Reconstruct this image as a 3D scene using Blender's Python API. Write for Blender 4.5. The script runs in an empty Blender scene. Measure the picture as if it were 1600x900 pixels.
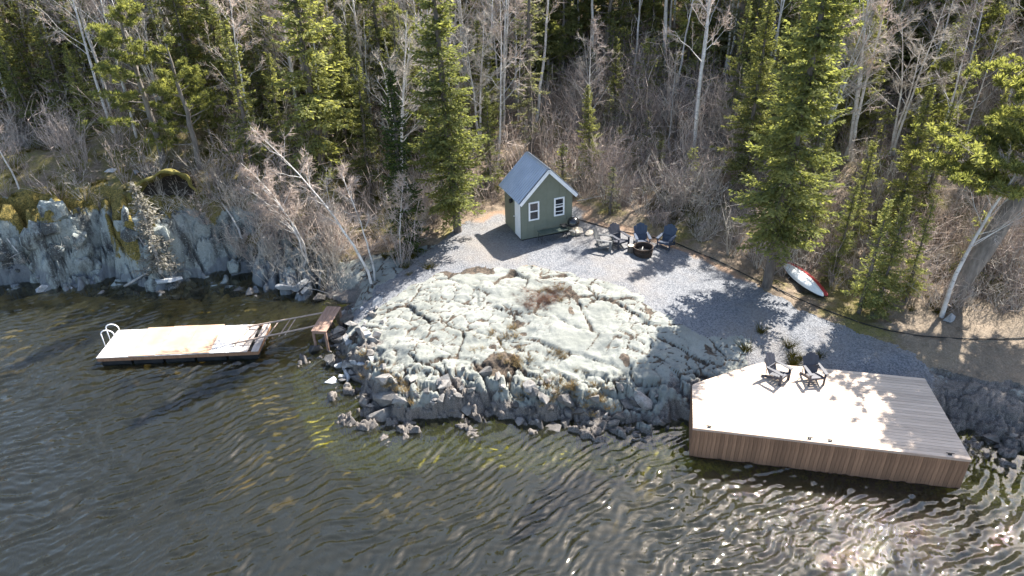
import bpy, math, random
import numpy as np
R = math.radians
sc = bpy.context.scene
col = sc.collection

# ------------------------------------------------------------------ camera, sky, sun, exposure
CAM_H, PITCH, ROLL, FPX = 16.5, R(30), R(1.5), 1113.0
cd = bpy.data.cameras.new('camera'); cam = bpy.data.objects.new('camera', cd); col.objects.link(cam)
cd.sensor_width = 36; cd.lens = 36 * FPX / 1600; cd.clip_end = 600
from mathutils import Matrix
FW = np.array([0, math.cos(PITCH), -math.sin(PITCH)])
UP0 = np.array([0, math.sin(PITCH), math.cos(PITCH)]); RT0 = np.array([1., 0, 0])
RT = RT0 * math.cos(ROLL) - UP0 * math.sin(ROLL); UP = UP0 * math.cos(ROLL) + RT0 * math.sin(ROLL)
M = Matrix(((RT[0], UP[0], -FW[0], 0), (RT[1], UP[1], -FW[1], 0), (RT[2], UP[2], -FW[2], CAM_H), (0, 0, 0, 1)))
cam.matrix_world = M
sc.camera = cam

SUN_EL, SUN_AZ = R(47.5), R(44)          # azimuth to the right of +Y
w = bpy.data.worlds.new('World'); sc.world = w; w.use_nodes = True
nt = w.node_tree
sky = nt.nodes.new('ShaderNodeTexSky'); sky.sky_type = 'NISHITA'; sky.sun_disc = False
sky.sun_elevation = SUN_EL; sky.sun_rotation = SUN_AZ; sky.air_density = 1.0; sky.dust_density = 1.5
bg = nt.nodes['Background']; bg.inputs[1].default_value = 0.10
nt.links.new(sky.outputs[0], bg.inputs[0])
sd = bpy.data.lights.new('sun', 'SUN'); sd.energy = 5.0; sd.angle = R(0.53); sd.color = (1.0, 0.95, 0.88)
so = bpy.data.objects.new('sun', sd); col.objects.link(so)
so.rotation_euler = (R(90) - SUN_EL, 0, math.pi - SUN_AZ)
so.location = (20, 40, 60)
sc.view_settings.view_transform = 'Standard'; sc.view_settings.look = 'None'
sc.view_settings.exposure = 1.8; sc.view_settings.gamma = 1.0
sc.cycles.max_bounces = 6; sc.cycles.transparent_max_bounces = 8; sc.cycles.volume_bounces = 0

# ------------------------------------------------------------------ helpers: maths
def hash2(ix, iy, s):
    n = (ix.astype(np.int64) * 374761393 + iy.astype(np.int64) * 668265263 + s * 1442695041) & 0x7fffffff
    n = ((n ^ (n >> 13)) * 1274126177) & 0x7fffffff
    n = (n ^ (n >> 16)) & 0x7fffffff
    return (n % 100003) / 100003.0
def vnoise(x, y, s=0):
    ix = np.floor(x); iy = np.floor(y); fx = x - ix; fy = y - iy
    fx = fx * fx * (3 - 2 * fx); fy = fy * fy * (3 - 2 * fy)
    a = hash2(ix, iy, s); b = hash2(ix + 1, iy, s); c = hash2(ix, iy + 1, s); d = hash2(ix + 1, iy + 1, s)
    return (a * (1 - fx) + b * fx) * (1 - fy) + (c * (1 - fx) + d * fx) * fy - 0.5
def fbm(x, y, s=0, o=4):
    r = 0 * x; a = 1.0; f = 1.0
    for k in range(o):
        r = r + a * vnoise(x * f + 17.3 * k, y * f - 9.1 * k, s + k); a *= 0.5; f *= 2.03
    return r
def voro(x, y, s=0):
    """F1, F2-F1 and a random number of the nearest cell"""
    ix = np.floor(x); iy = np.floor(y)
    f1 = np.full(x.shape, 9.0); f2 = np.full(x.shape, 9.0); cid = np.zeros(x.shape); cx = np.zeros(x.shape); cy = np.zeros(x.shape)
    for dx in (-1, 0, 1):
        for dy in (-1, 0, 1):
            px = ix + dx + hash2(ix + dx, iy + dy, s); py = iy + dy + hash2(ix + dx, iy + dy, s + 7)
            d = np.hypot(px - x, py - y); near = d < f1
            f2 = np.where(near, f1, np.minimum(f2, d)); f1 = np.where(near, d, f1)
            cid = np.where(near, hash2(ix + dx, iy + dy, s + 13), cid)
            cx = np.where(near, px, cx); cy = np.where(near, py, cy)
    return f1, f2 - f1, cid, x - cx, y - cy
def ss(t):
    t = np.clip(t, 0, 1); return t * t * (3 - 2 * t)
def ray(px, py):
    return FW * FPX + RT * (px - 800) + UP * (450 - py)
def at(px, py, z):
    d = ray(px, py); t = (z - CAM_H) / d[2]
    return np.array([d[0] * t, d[1] * t, z])
def project(x, y, z):
    v = np.array([x, y, z - CAM_H]); k = v @ FW
    return 800 + FPX * (v @ RT) / k, 450 - FPX * (v @ UP) / k

# ------------------------------------------------------------------ helpers: scene
def tag(o, label=None, cat=None, group=None, kind=None):
    if label: o['label'] = label
    if cat: o['category'] = cat
    if group: o['group'] = group
    if kind: o['kind'] = kind
    return o
def empty(name, loc, rz=0.0, label=None, cat=None, group=None):
    o = bpy.data.objects.new(name, None); col.objects.link(o)
    o.location = tuple(float(v) for v in loc); o.rotation_euler = (0, 0, rz); o.empty_display_size = 0.2
    return tag(o, label, cat, group)
def mesh_data(name, V, Fs, mat=None, smooth=False, attrs=None):
    V = np.asarray(V, dtype=np.float32).reshape(-1, 3)
    if not isinstance(Fs, list): Fs = [Fs]
    Fs = [np.asarray(f, dtype=np.int32) for f in Fs if len(f)]
    me = bpy.data.meshes.new(name)
    me.vertices.add(len(V)); me.vertices.foreach_set('co', V.ravel())
    tot = np.concatenate([np.full(len(f), f.shape[1], dtype=np.int32) for f in Fs])
    li = np.concatenate([f.ravel() for f in Fs])
    me.loops.add(len(li)); me.loops.foreach_set('vertex_index', li)
    me.polygons.add(len(tot))
    st = np.zeros(len(tot), dtype=np.int32); st[1:] = np.cumsum(tot)[:-1]
    me.polygons.foreach_set('loop_start', st); me.polygons.foreach_set('loop_total', tot)
    me.polygons.foreach_set('use_smooth', np.full(len(tot), bool(smooth)))
    if attrs:
        for k, a in attrs.items():
            at_ = me.attributes.new(k, 'FLOAT', 'POINT'); at_.data.foreach_set('value', np.asarray(a, dtype=np.float32))
    me.update(); me.validate()
    if mat: me.materials.append(mat)
    return me
def obj(name, me, parent=None, loc=None, rot=None, scale=None):
    o = bpy.data.objects.new(name, me); col.objects.link(o)
    if parent: o.parent = parent
    if loc is not None: o.location = tuple(float(v) for v in loc)
    if rot is not None: o.rotation_euler = rot
    if scale is not None: o.scale = scale if hasattr(scale, '__len__') else (scale,) * 3
    return o
class MB:
    """collects polygons for ONE mesh"""
    def __init__(s): s.V = []; s.F = {}
    def add(s, V, F):
        b = len(s.V); s.V.extend([tuple(map(float, v)) for v in V])
        for f in F: s.F.setdefault(len(f), []).append([i + b for i in f])
        return s
    def box(s, c, d, rz=0, bev=0.0):
        x, y, z = d[0] / 2, d[1] / 2, d[2] / 2; cs, sn = math.cos(rz), math.sin(rz)
        k = min(bev, x * .9, y * .9, z * .9)
        if k <= 0:
            P = [(i * x, j * y, l * z) for l in (-1, 1) for j in (-1, 1) for i in (-1, 1)]
            F = [(0, 2, 3, 1), (4, 5, 7, 6), (0, 1, 5, 4), (2, 6, 7, 3), (0, 4, 6, 2), (1, 3, 7, 5)]
        else:
            def ring(a, b, zz): return [(-a, -b, zz), (a, -b, zz), (a, b, zz), (-a, b, zz)]
            P = ring(x - k, y - k, -z) + ring(x, y, -z + k) + ring(x, y, z - k) + ring(x - k, y - k, z)
            F = [(3, 2, 1, 0), (12, 13, 14, 15)]
            for r in range(3):
                for q in range(4): F.append((r * 4 + q, r * 4 + (q + 1) % 4, r * 4 + 4 + (q + 1) % 4, r * 4 + 4 + q))
        return s.add([(c[0] + cs * a - sn * b, c[1] + sn * a + cs * b, c[2] + e) for a, b, e in P], F)
    def prism(s, pts, z0, z1):
        n = len(pts)
        return s.add([(p[0], p[1], z0) for p in pts] + [(p[0], p[1], z1) for p in pts],
                     [tuple(range(n))[::-1], tuple(range(n, 2 * n))] + [(i, (i + 1) % n, n + (i + 1) % n, n + i) for i in range(n)])
    def hexa(s, P):   # 8 points: bottom ring, top ring
        return s.add(P, [(3, 2, 1, 0), (4, 5, 6, 7), (0, 1, 5, 4), (1, 2, 6, 5), (2, 3, 7, 6), (3, 0, 4, 7)])
    def tube(s, pts, rad, n=6, cap=True):
        V, F = tube_arr(pts, rad, n); s.add(V, [tuple(f) for f in F])
        if cap:
            b = len(s.V) - len(V); k = len(V)
            s.F.setdefault(n, []).append([b + i for i in range(n)][::-1]); s.F.setdefault(n, []).append([b + k - n + i for i in range(n)])
        return s
    def lathe(s, prof, n=20, c=(0, 0, 0)):
        V = []; F = []
        for r, z in prof:
            for k in range(n): V.append((c[0] + r * math.cos(2 * math.pi * k / n), c[1] + r * math.sin(2 * math.pi * k / n), c[2] + z))
        for j in range(len(prof) - 1):
            for k in range(n): F.append((j * n + k, j * n + (k + 1) % n, (j + 1) * n + (k + 1) % n, (j + 1) * n + k))
        return s.add(V, F)
    def data(s, name, mat, smooth=False): return mesh_data(name, s.V, [s.F[k] for k in s.F], mat, smooth)
    def build(s, name, mat, parent=None, smooth=False, **k): return obj(name, s.data(name, mat, smooth), parent, **k)
def tube_arr(pts, rad, n=6):
    P = np.asarray(pts, float); m = len(P); rad = np.broadcast_to(np.asarray(rad, float), (m,))
    T = np.gradient(P, axis=0); T /= np.linalg.norm(T, axis=1)[:, None] + 1e-9
    ref = np.array([0, 0, 1.]) if abs(T[:, 2]).mean() < .8 else np.array([1., 0, 0])
    A = np.cross(T, ref); A /= np.linalg.norm(A, axis=1)[:, None] + 1e-9; B = np.cross(T, A)
    a = np.arange(n) * 2 * math.pi / n
    V = P[:, None, :] + rad[:, None, None] * (np.cos(a)[None, :, None] * A[:, None, :] + np.sin(a)[None, :, None] * B[:, None, :])
    i = np.arange(m - 1)[:, None] * n; k = np.arange(n)[None, :]; k2 = (k + 1) % n
    F = np.stack([i + k, i + k2, i + n + k2, i + n + k], -1).reshape(-1, 4)
    return V.reshape(-1, 3), F
def copy_tree(o, parent=None):
    c = o.copy(); col.objects.link(c)
    if parent: c.parent = parent
    for ch in list(o.children): copy_tree(ch, c)
    return c

# ------------------------------------------------------------------ helpers: materials
class NM:
    def __init__(s, name):
        s.m = bpy.data.materials.new(name); s.m.use_nodes = True; s.t = s.m.node_tree; s.n = s.t.nodes
        s.b = s.n['Principled BSDF']; s.b.inputs['Specular IOR Level'].default_value = 0.3
    def node(s, t, **k):
        n = s.n.new(t)
        for a, v in k.items(): setattr(n, a, v)
        return n
    def link(s, a, b): s.t.links.new(a, b)
    def coord(s, kind='Object'):
        if kind == 'Position': return s.node('ShaderNodeNewGeometry').outputs['Position']
        return s.node('ShaderNodeTexCoord').outputs[kind]
    def mapping(s, v, scale=(1, 1, 1), rot=(0, 0, 0)):
        m = s.node('ShaderNodeMapping'); m.inputs['Scale'].default_value = scale; m.inputs['Rotation'].default_value = rot
        s.link(v, m.inputs['Vector']); return m.outputs[0]
    def noise(s, v, scale, detail=4, rough=.6):
        n = s.node('ShaderNodeTexNoise'); n.inputs['Scale'].default_value = scale; n.inputs['Detail'].default_value = detail
        n.inputs['Roughness'].default_value = rough; s.link(v, n.inputs['Vector']); return n.outputs['Fac']
    def voronoi(s, v, scale, feature='F1', out='Distance'):
        n = s.node('ShaderNodeTexVoronoi', feature=feature); n.inputs['Scale'].default_value = scale
        s.link(v, n.inputs['Vector']); return n.outputs[out]
    def ramp(s, f, stops):
        r = s.node('ShaderNodeValToRGB'); e = r.color_ramp.elements
        while len(e) < len(stops): e.new(.5)
        for q, (p, c) in zip(e, stops): q.position = p; q.color = (c[0], c[1], c[2], 1) if hasattr(c, '__len__') else (c, c, c, 1)
        s.link(f, r.inputs[0]); return r.outputs[0]
    def mix(s, f, a, b, blend='MIX'):
        m = s.node('ShaderNodeMix', data_type='RGBA', blend_type=blend)
        for v, i in ((f, 0), (a, 6), (b, 7)):
            if hasattr(v, 'links'): s.link(v, m.inputs[i])
            else: m.inputs[i].default_value = (v if i == 0 else (v[0], v[1], v[2], 1))
        return m.outputs[2]
    def math(s, op, a, b=0.0):
        m = s.node('ShaderNodeMath', operation=op)
        for v, i in ((a, 0), (b, 1)):
            if hasattr(v, 'links'): s.link(v, m.inputs[i])
            else: m.inputs[i].default_value = v
        return m.outputs[0]
    def attr(s, name): return s.node('ShaderNodeAttribute', attribute_name=name).outputs['Fac']
    def rnd(s): return s.node('ShaderNodeObjectInfo').outputs['Random']
    def color(s, c):
        if hasattr(c, 'links'): s.link(c, s.b.inputs['Base Color'])
        else: s.b.inputs['Base Color'].default_value = (c[0], c[1], c[2], 1)
    def rough(s, v): s.b.inputs['Roughness'].default_value = v
    def bump(s, f, strength=.5, dist=.02):
        b = s.node('ShaderNodeBump'); b.inputs['Strength'].default_value = strength; b.inputs['Distance'].default_value = dist
        s.link(f, b.inputs['Height']); s.link(b.outputs[0], s.b.inputs['Normal'])
def simple(name, c1, c2, scale=6, rough=.7, stretch=(1, 1, 1), bump=.0, dist=.01, metal=0, vary=.0, spec=.3):
    q = NM(name); v = q.mapping(q.coord(), stretch); f = q.noise(v, scale)
    c = q.mix(q.ramp(f, [(.3, 0.), (.7, 1.)]), c1, c2)
    if vary:
        k = q.math('ADD', q.math('MULTIPLY', q.rnd(), vary * 2), 1 - vary)
        cc = q.node('ShaderNodeCombineColor'); [q.link(k, cc.inputs[i]) for i in range(3)]
        c = q.mix(1.0, c, cc.outputs[0], 'MULTIPLY')
    q.color(c); q.rough(rough); q.b.inputs['Metallic'].default_value = metal; q.b.inputs['Specular IOR Level'].default_value = spec
    if bump: q.bump(f, bump, dist)
    return q.m
MAT = {}

def ground_mats():
    # pale lichen-covered bedrock
    q = NM('bedrock'); p = q.coord('Position')
    n1 = q.noise(p, .9, 6); n2 = q.noise(p, 7, 5, .7); n3 = q.noise(p, 38, 3, .7)
    c = q.mix(q.ramp(n1, [(.35, 0.), (.65, 1.)]), (.19, .198, .175), (.27, .276, .246))
    c = q.mix(q.ramp(n2, [(.52, 0.), (.68, .8)]), c, (.17, .18, .155))
    c = q.mix(q.ramp(n3, [(.56, 0.), (.72, .7)]), c, (.13, .135, .13))
    c = q.mix(q.ramp(n3, [(.25, .8), (.40, 0.)]), c, (.37, .385, .345))
    soil = q.mix(q.ramp(n2, [(.4, 0.), (.6, 1.)]), (.035, .03, .024), (.12, .09, .065))  # near-black to brown, laid along crack lines and over earth patches
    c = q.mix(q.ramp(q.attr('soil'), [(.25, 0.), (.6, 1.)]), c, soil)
    stain = q.math('ADD', q.attr('stain'), q.math('MULTIPLY', q.math('SUBTRACT', n2, .5), 1.2))
    low = q.mix(q.ramp(n3, [(.4, 0.), (.65, 1.)]), (.075, .068, .06), (.25, .22, .195))
    c = q.mix(q.ramp(stain, [(.35, 0.), (.6, 1.)]), c, low)
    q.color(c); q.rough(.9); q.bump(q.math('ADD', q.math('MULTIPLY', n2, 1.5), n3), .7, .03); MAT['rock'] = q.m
    # left cliff: lichen, moss, dark seams
    q = NM('cliff_rock'); p = q.coord('Position'); pv = q.mapping(p, (1.6, 1.6, .45))
    n1 = q.noise(pv, .9, 6, .65); n2 = q.noise(p, 3.2, 6, .7); n3 = q.noise(p, 14, 4, .7)
    c = q.mix(q.ramp(n1, [(.42, 0.), (.56, 1.)]), (.07, .072, .068), (.30, .325, .30))
    c = q.mix(q.ramp(n3, [(.55, 0.), (.7, .9)]), c, (.42, .45, .41))
    c = q.mix(q.ramp(n3, [(.28, .9), (.42, 0.)]), c, (.05, .05, .05))
    moss = q.mix(q.ramp(n3, [(.4, 0.), (.6, 1.)]), (.07, .065, .02), (.27, .20, .055))
    c = q.mix(q.ramp(q.math('ADD', q.attr('moss'), q.math('MULTIPLY', q.math('SUBTRACT', n2, .5), 1.4)), [(.45, 0.), (.62, 1.)]), c, moss)
    low = q.math('ADD', q.attr('stain'), q.math('MULTIPLY', q.math('SUBTRACT', n2, .5), .8))
    c = q.mix(q.ramp(low, [(.4, 0.), (.6, .75)]), c, (.16, .17, .18))
    q.color(c); q.rough(.92); q.bump(q.math('ADD', q.math('MULTIPLY', n2, 2.), n3), .8, .06); MAT['cliff'] = q.m
    # crushed gravel
    q = NM('gravel'); p = q.coord('Position')
    n1 = q.noise(p, .35, 5); n3 = q.noise(p, 26, 3, .8); vc = q.voronoi(p, 22, 'F1', 'Color')
    sep = q.node('ShaderNodeSeparateColor'); q.link(vc, sep.inputs[0])
    c = q.mix(sep.outputs[0], (.092, .098, .11), (.225, .23, .24))
    c = q.mix(q.ramp(n3, [(.3, .7), (.45, 0.)]), c, (.09, .09, .095))
    c = q.mix(q.ramp(n1, [(.45, 0.), (.7, .55)]), c, (.24, .205, .165))
    lit = q.math('ADD', q.attr('litter'), q.math('MULTIPLY', q.math('SUBTRACT', n3, .5), 1.0))
    c = q.mix(q.ramp(lit, [(.4, 0.), (.8, .9)]), c, (.25, .165, .105))
    q.color(c); q.rough(.95); q.bump(q.math('ADD', q.voronoi(p, 22), n3), .8, .03); MAT['gravel'] = q.m
    # forest floor: litter, moss, bare tan soil on the right
    q = NM('forest_floor'); p = q.coord('Position')
    n1 = q.noise(p, .45, 6, .65); n2 = q.noise(p, 3.5, 6, .7); n3 = q.noise(p, 18, 4, .8)
    c = q.mix(q.ramp(n2, [(.3, 0.), (.7, 1.)]), (.10, .078, .055), (.28, .21, .15))
    c = q.mix(q.ramp(n3, [(.55, 0.), (.7, .9)]), c, (.40, .32, .235))
    c = q.mix(q.ramp(n3, [(.28, .9), (.42, 0.)]), c, (.03, .027, .02))
    m = q.math('ADD', q.attr('moss'), q.math('MULTIPLY', q.math('SUBTRACT', n1, .5), 1.6))
    mc = q.mix(q.ramp(n3, [(.35, 0.), (.65, 1.)]), (.07, .075, .02), (.24, .20, .05))
    c = q.mix(q.ramp(m, [(.45, 0.), (.65, .85)]), c, mc)
    bare = q.mix(q.ramp(n3, [(.35, 0.), (.7, 1.)]), (.16, .125, .085), (.30, .24, .18))
    c = q.mix(q.ramp(q.math('ADD', q.attr('bare'), q.math('MULTIPLY', q.math('SUBTRACT', n2, .5), .8)), [(.4, 0.), (.7, .95)]), c, bare)
    q.color(c); q.rough(.95); q.bump(q.math('ADD', n2, n3), .9, .06); MAT['floor'] = q.m
    # lake bed
    q = NM('lake_bed'); p = q.coord('Position')
    n1 = q.noise(p, .5, 5, .6); n2 = q.noise(p, 2.6, 5, .7); n3 = q.noise(p, 9, 4, .8)
    c = q.mix(q.ramp(n1, [(.38, 0.), (.62, 1.)]), (.10, .085, .028), (.24, .19, .065))
    c = q.mix(q.ramp(n2, [(.50, 0.), (.62, .85)]), c, (.045, .042, .016))
    alg = q.mix(q.ramp(n3, [(.38, 0.), (.62, 1.)]), (.15, .15, .015), (.42, .40, .04))
    c = q.mix(q.ramp(q.math('ADD', q.attr('algae'), q.math('MULTIPLY', q.math('SUBTRACT', n2, .5), 1.5)), [(.4, 0.), (.6, 1.)]), c, alg)
    q.color(c); q.rough(1.); MAT['bed'] = q.m
    # water
    q = NM('water'); t = q.t
    tr = q.node('ShaderNodeBsdfTransparent'); tr.inputs[0].default_value = (.9, .88, .72, 1)
    df = q.node('ShaderNodeBsdfDiffuse'); df.inputs[0].default_value = (.125, .13, .085, 1)
    gl = q.node('ShaderNodeBsdfAnisotropic') if False else q.node('ShaderNodeBsdfGlossy')
    gl.inputs['Roughness'].default_value = .014; gl.inputs[0].default_value = (1, .98, .93, 1)
    fr = q.node('ShaderNodeFresnel'); fr.inputs['IOR'].default_value = 1.6
    p = q.coord('Position'); n = q.noise(q.mapping(q.mapping(p, (1, 1, 1), (0, 0, R(-36))), (.55, 1.7, 1)), 4.2, 3, .55)
    bp = q.node('ShaderNodeBump'); bp.inputs['Strength'].default_value = .15; bp.inputs['Distance'].default_value = .03
    q.link(n, bp.inputs['Height'])
    for x in (gl, fr): q.link(bp.outputs[0], x.inputs['Normal'])
    m1 = q.node('ShaderNodeMixShader'); m1.inputs[0].default_value = .08
    q.link(tr.outputs[0], m1.inputs[1]); q.link(df.outputs[0], m1.inputs[2])
    m2 = q.node('ShaderNodeMixShader'); q.link(fr.outputs[0], m2.inputs[0]); q.link(m1.outputs[0], m2.inputs[1]); q.link(gl.outputs[0], m2.inputs[2])
    out = q.n['Material Output']; q.link(m2.outputs[0], out.inputs['Surface'])
    va = q.node('ShaderNodeVolumeAbsorption'); va.inputs['Color'].default_value = (.62, .55, .22, 1); va.inputs['Density'].default_value = .55
    q.link(va.outputs[0], out.inputs['Volume']); q.n.remove(q.b); MAT['water'] = q.m
ground_mats()
def leaf_mat(name, dark, light, trans=.58, vary=.22):
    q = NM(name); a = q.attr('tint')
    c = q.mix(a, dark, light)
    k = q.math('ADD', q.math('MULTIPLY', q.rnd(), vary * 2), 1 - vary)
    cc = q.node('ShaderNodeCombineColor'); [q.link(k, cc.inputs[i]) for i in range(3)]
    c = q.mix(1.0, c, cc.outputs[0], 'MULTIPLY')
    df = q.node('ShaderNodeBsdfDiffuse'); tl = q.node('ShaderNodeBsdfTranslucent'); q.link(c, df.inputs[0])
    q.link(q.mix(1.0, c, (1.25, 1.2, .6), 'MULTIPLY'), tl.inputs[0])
    m = q.node('ShaderNodeMixShader'); m.inputs[0].default_value = trans
    q.link(df.outputs[0], m.inputs[1]); q.link(tl.outputs[0], m.inputs[2])
    q.link(m.outputs[0], q.n['Material Output'].inputs['Surface']); q.n.remove(q.b)
    MAT[name] = q.m
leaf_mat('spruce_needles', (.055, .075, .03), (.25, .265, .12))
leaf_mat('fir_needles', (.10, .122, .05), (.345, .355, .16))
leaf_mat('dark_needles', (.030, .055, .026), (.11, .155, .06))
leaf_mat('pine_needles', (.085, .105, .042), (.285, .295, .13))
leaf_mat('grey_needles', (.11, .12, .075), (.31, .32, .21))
leaf_mat('dead_needles', (.13, .12, .10), (.30, .28, .24), .2)
leaf_mat('rust_needles', (.13, .075, .055), (.34, .22, .17), .3)
leaf_mat('dry_grass', (.22, .16, .08), (.50, .39, .22), .3)
leaf_mat('moss_leaves', (.06, .06, .015), (.20, .17, .04), .3)
MAT['bark'] = simple('bark', (.07, .058, .05), (.17, .145, .125), 9, .95, (1, 1, .25), .6, .02)
MAT['pine_bark'] = simple('pine_bark', (.13, .115, .10), (.28, .245, .21), 7, .95, (1, 1, .25), .8, .04)
MAT['dead_wood'] = simple('dead_wood', (.24, .22, .20), (.48, .45, .41), 6, .9, (1, 1, .3), .3, .01)
MAT['twig'] = simple('twig', (.22, .175, .15), (.42, .35, .305), 3, .9, vary=.25)
MAT['pink_twig'] = simple('pink_twig', (.40, .315, .26), (.60, .49, .41), 3, .9, vary=.2)
MAT['grey_twig'] = simple('grey_twig', (.29, .255, .215), (.53, .475, .40), 3, .9, vary=.25)
q = NM('birch_bark'); v = q.coord(); n = q.noise(q.mapping(v, (3, 3, 14)), 2.2, 3); n2 = q.noise(v, 1.6, 3)
c = q.mix(q.ramp(n2, [(.35, 0.), (.65, 1.)]), (.47, .43, .39), (.74, .71, .66))
c = q.mix(q.ramp(n, [(.60, 0.), (.68, .9)]), c, (.10, .085, .075)); q.color(c); q.rough(.8); MAT['birch_bark'] = q.m

# ------------------------------------------------------------------ terrain height
SHORE = np.array([(-90, 31.0), (-40, 30.2), (-24.32, 29.55), (-20.7, 29.7), (-16.5, 28.95), (-14.1, 29.2), (-11.3, 28.6), (-8.8, 28.15), (-7.6, 27.5),
                  (-7.75, 25.2), (-7.7, 23.4), (-6.4, 21.7), (-5.4, 19.7), (-4.1, 19.3), (-2.4, 19.5), (-1.0, 19.5), (1.0, 19.05), (3.4, 18.95),
                  (5.6, 18.75), (8, 18.9), (11, 18.6), (13.5, 18.1), (14.9, 17.5), (16.4, 16.7), (20, 15.6), (28, 14), (50, 11), (90, 8)])
def poly_dist(x, y, P, closed=False):
    best = np.full(x.shape, 1e9); n = len(P)
    for i in range(n if closed else n - 1):
        a = P[i]; b = P[(i + 1) % n]; dx, dy = b - a; L = dx * dx + dy * dy
        t = np.clip(((x - a[0]) * dx + (y - a[1]) * dy) / L, 0, 1)
        best = np.minimum(best, (x - a[0] - t * dx) ** 2 + (y - a[1] - t * dy) ** 2)
    return np.sqrt(best)
def inside(x, y, P):
    r = np.zeros(x.shape, bool); n = len(P)
    for i in range(n):
        a = P[i]; b = P[(i + 1) % n]
        if a[1] == b[1]: continue
        r ^= ((a[1] > y) != (b[1] > y)) & (x < (b[0] - a[0]) * (y - a[1]) / (b[1] - a[1]) + a[0])
    return r
LAND = np.vstack([SHORE, [(90, 400), (-90, 400)]])
def shore_d(x, y):
    d = poly_dist(x, y, SHORE); return np.where(inside(x, y, LAND), d, -d)
GR_PX = [(546, 470), (600, 425), (660, 396), (720, 364), (775, 338), (900, 332), (935, 352), (1000, 366), (1060, 385), (1130, 411), (1200, 447), (1300, 490), (1380, 515),
         (1440, 532), (1462, 560), (1452, 610), (1230, 600), (1190, 560), (1178, 520), (1060, 500), (1010, 475), (960, 452), (900, 434), (830, 424), (720, 424), (640, 438), (590, 462), (548, 484)]
GRAVEL = np.array([at(a, b, 1.75)[:2] for a, b in GR_PX])
def gravel_d(x, y):
    d = poly_dist(x, y, GRAVEL, True); return np.where(inside(x, y, GRAVEL), d, -d)
DA = np.array([5.64, 17.33]); DU = np.array([.9767, -.2147]); DV = np.array([.2147, .9767])
def deck_uv(x, y): return (x - DA[0]) * DU[0] + (y - DA[1]) * DU[1], (x - DA[0]) * DV[0] + (y - DA[1]) * DV[1]
def prof(x, xs, vs): return np.interp(x, xs, vs)
XS = [-60, -26, -16.5, -12, -9, -7.6, -6, 0, 5, 6.5, 9, 14, 18, 25, 60]
PB = [3.2, 3.3, 2.9, 1.2, .8, .45, .75, .9, .85, .8, .6, .45, .5, .6, .8]
PW = [1.5, 1.5, 1.7, 2., 2., 1.2, .85, .75, .85, 1., 1.2, 1.2, 1.4, 2, 3]
PT = [4.2, 4.2, 3.8, 2.7, 2.2, 1.8, 1.95, 2.0, 1.95, 1.75, 1.5, 1.4, 1.5, 1.8, 2.]
PD = [4, 4, 4, 4.5, 4, 3.6, 6., 6.5, 6, 5, 4, 4, 5, 6, 8]
XF = [-90, -40, -15, -8, -4, -1, 2, 4.5, 7, 10, 13, 16, 20, 30, 90]
YF = [34, 33, 32.5, 30.2, 31.6, 33.4, 33.4, 31.3, 29.8, 28.0, 26.2, 24.4, 23.5, 22, 18]
def h_base(x, y):
    x = np.asarray(x, float); y = np.asarray(y, float)
    wob = fbm(x * .55, y * .55, 3, 3) * .8 + fbm(x * 2.1, y * 2.1, 5, 2) * .25
    but = ss((-10.5 - x) / 2.) * (fbm(x * .55, y * .12, 21, 3) * 2.3)         # buttresses of the cliff
    d = shore_d(x, y); dw = d + wob * ss((3 - np.abs(d)) / 2) * .7 + but * ss((2.5 - np.abs(d - .8)) / 1.)
    B = prof(x, XS, PB); W = prof(x, XS, PW); T = prof(x, XS, PT); D = prof(x, XS, PD)
    u = np.clip((dw - W * .7) / D, 0, 1)
    h = B * ss(dw / W) + (T - B) * (1 - (1 - u) ** 1.8)
    e = y - prof(x, XF, YF); ep = np.sqrt(e * e + 1.2) * .5 + e * .5 - .1
    h = h + np.where(d > 0, np.clip(ep, 0, None) * .30 + np.clip(e - 14, 0, None) * .05, 0)
    h = h + ss(e / 4) * (fbm(x * .16, y * .16, 31, 4) * 2.2)
    dn = np.clip(-dw, 0, None)
    bed = -(dn * prof(x, [-30, -12, -8, -4, 6, 16], [.08, .09, .16, .12, .12, .2]) + .06 * dn ** 1.35 + .42 * np.clip(dn - 3.4, 0, None) + .5 * np.clip(dn - 1.8, 0, None) * ss((x + 10) / 4)) + fbm(x * .7, y * .7, 41, 3) * .35 * ss(dn / 1.5)
    h = np.where(dw > 0, h, np.maximum(bed, -9))
    U, V = deck_uv(x, y)
    m = ss((U + .25) / .3) * ss((8.3 - U) / .3) * ss((4.1 - V) / .25)
    cut = (V > 2.2) & (U < .1 + (V - 2.2) * 1.3)
    m = np.where(cut, 0, m)
    h = h * (1 - m) + np.minimum(h, .92) * m
    # keep the gravel around the shed and the fire pit level
    return h
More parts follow.
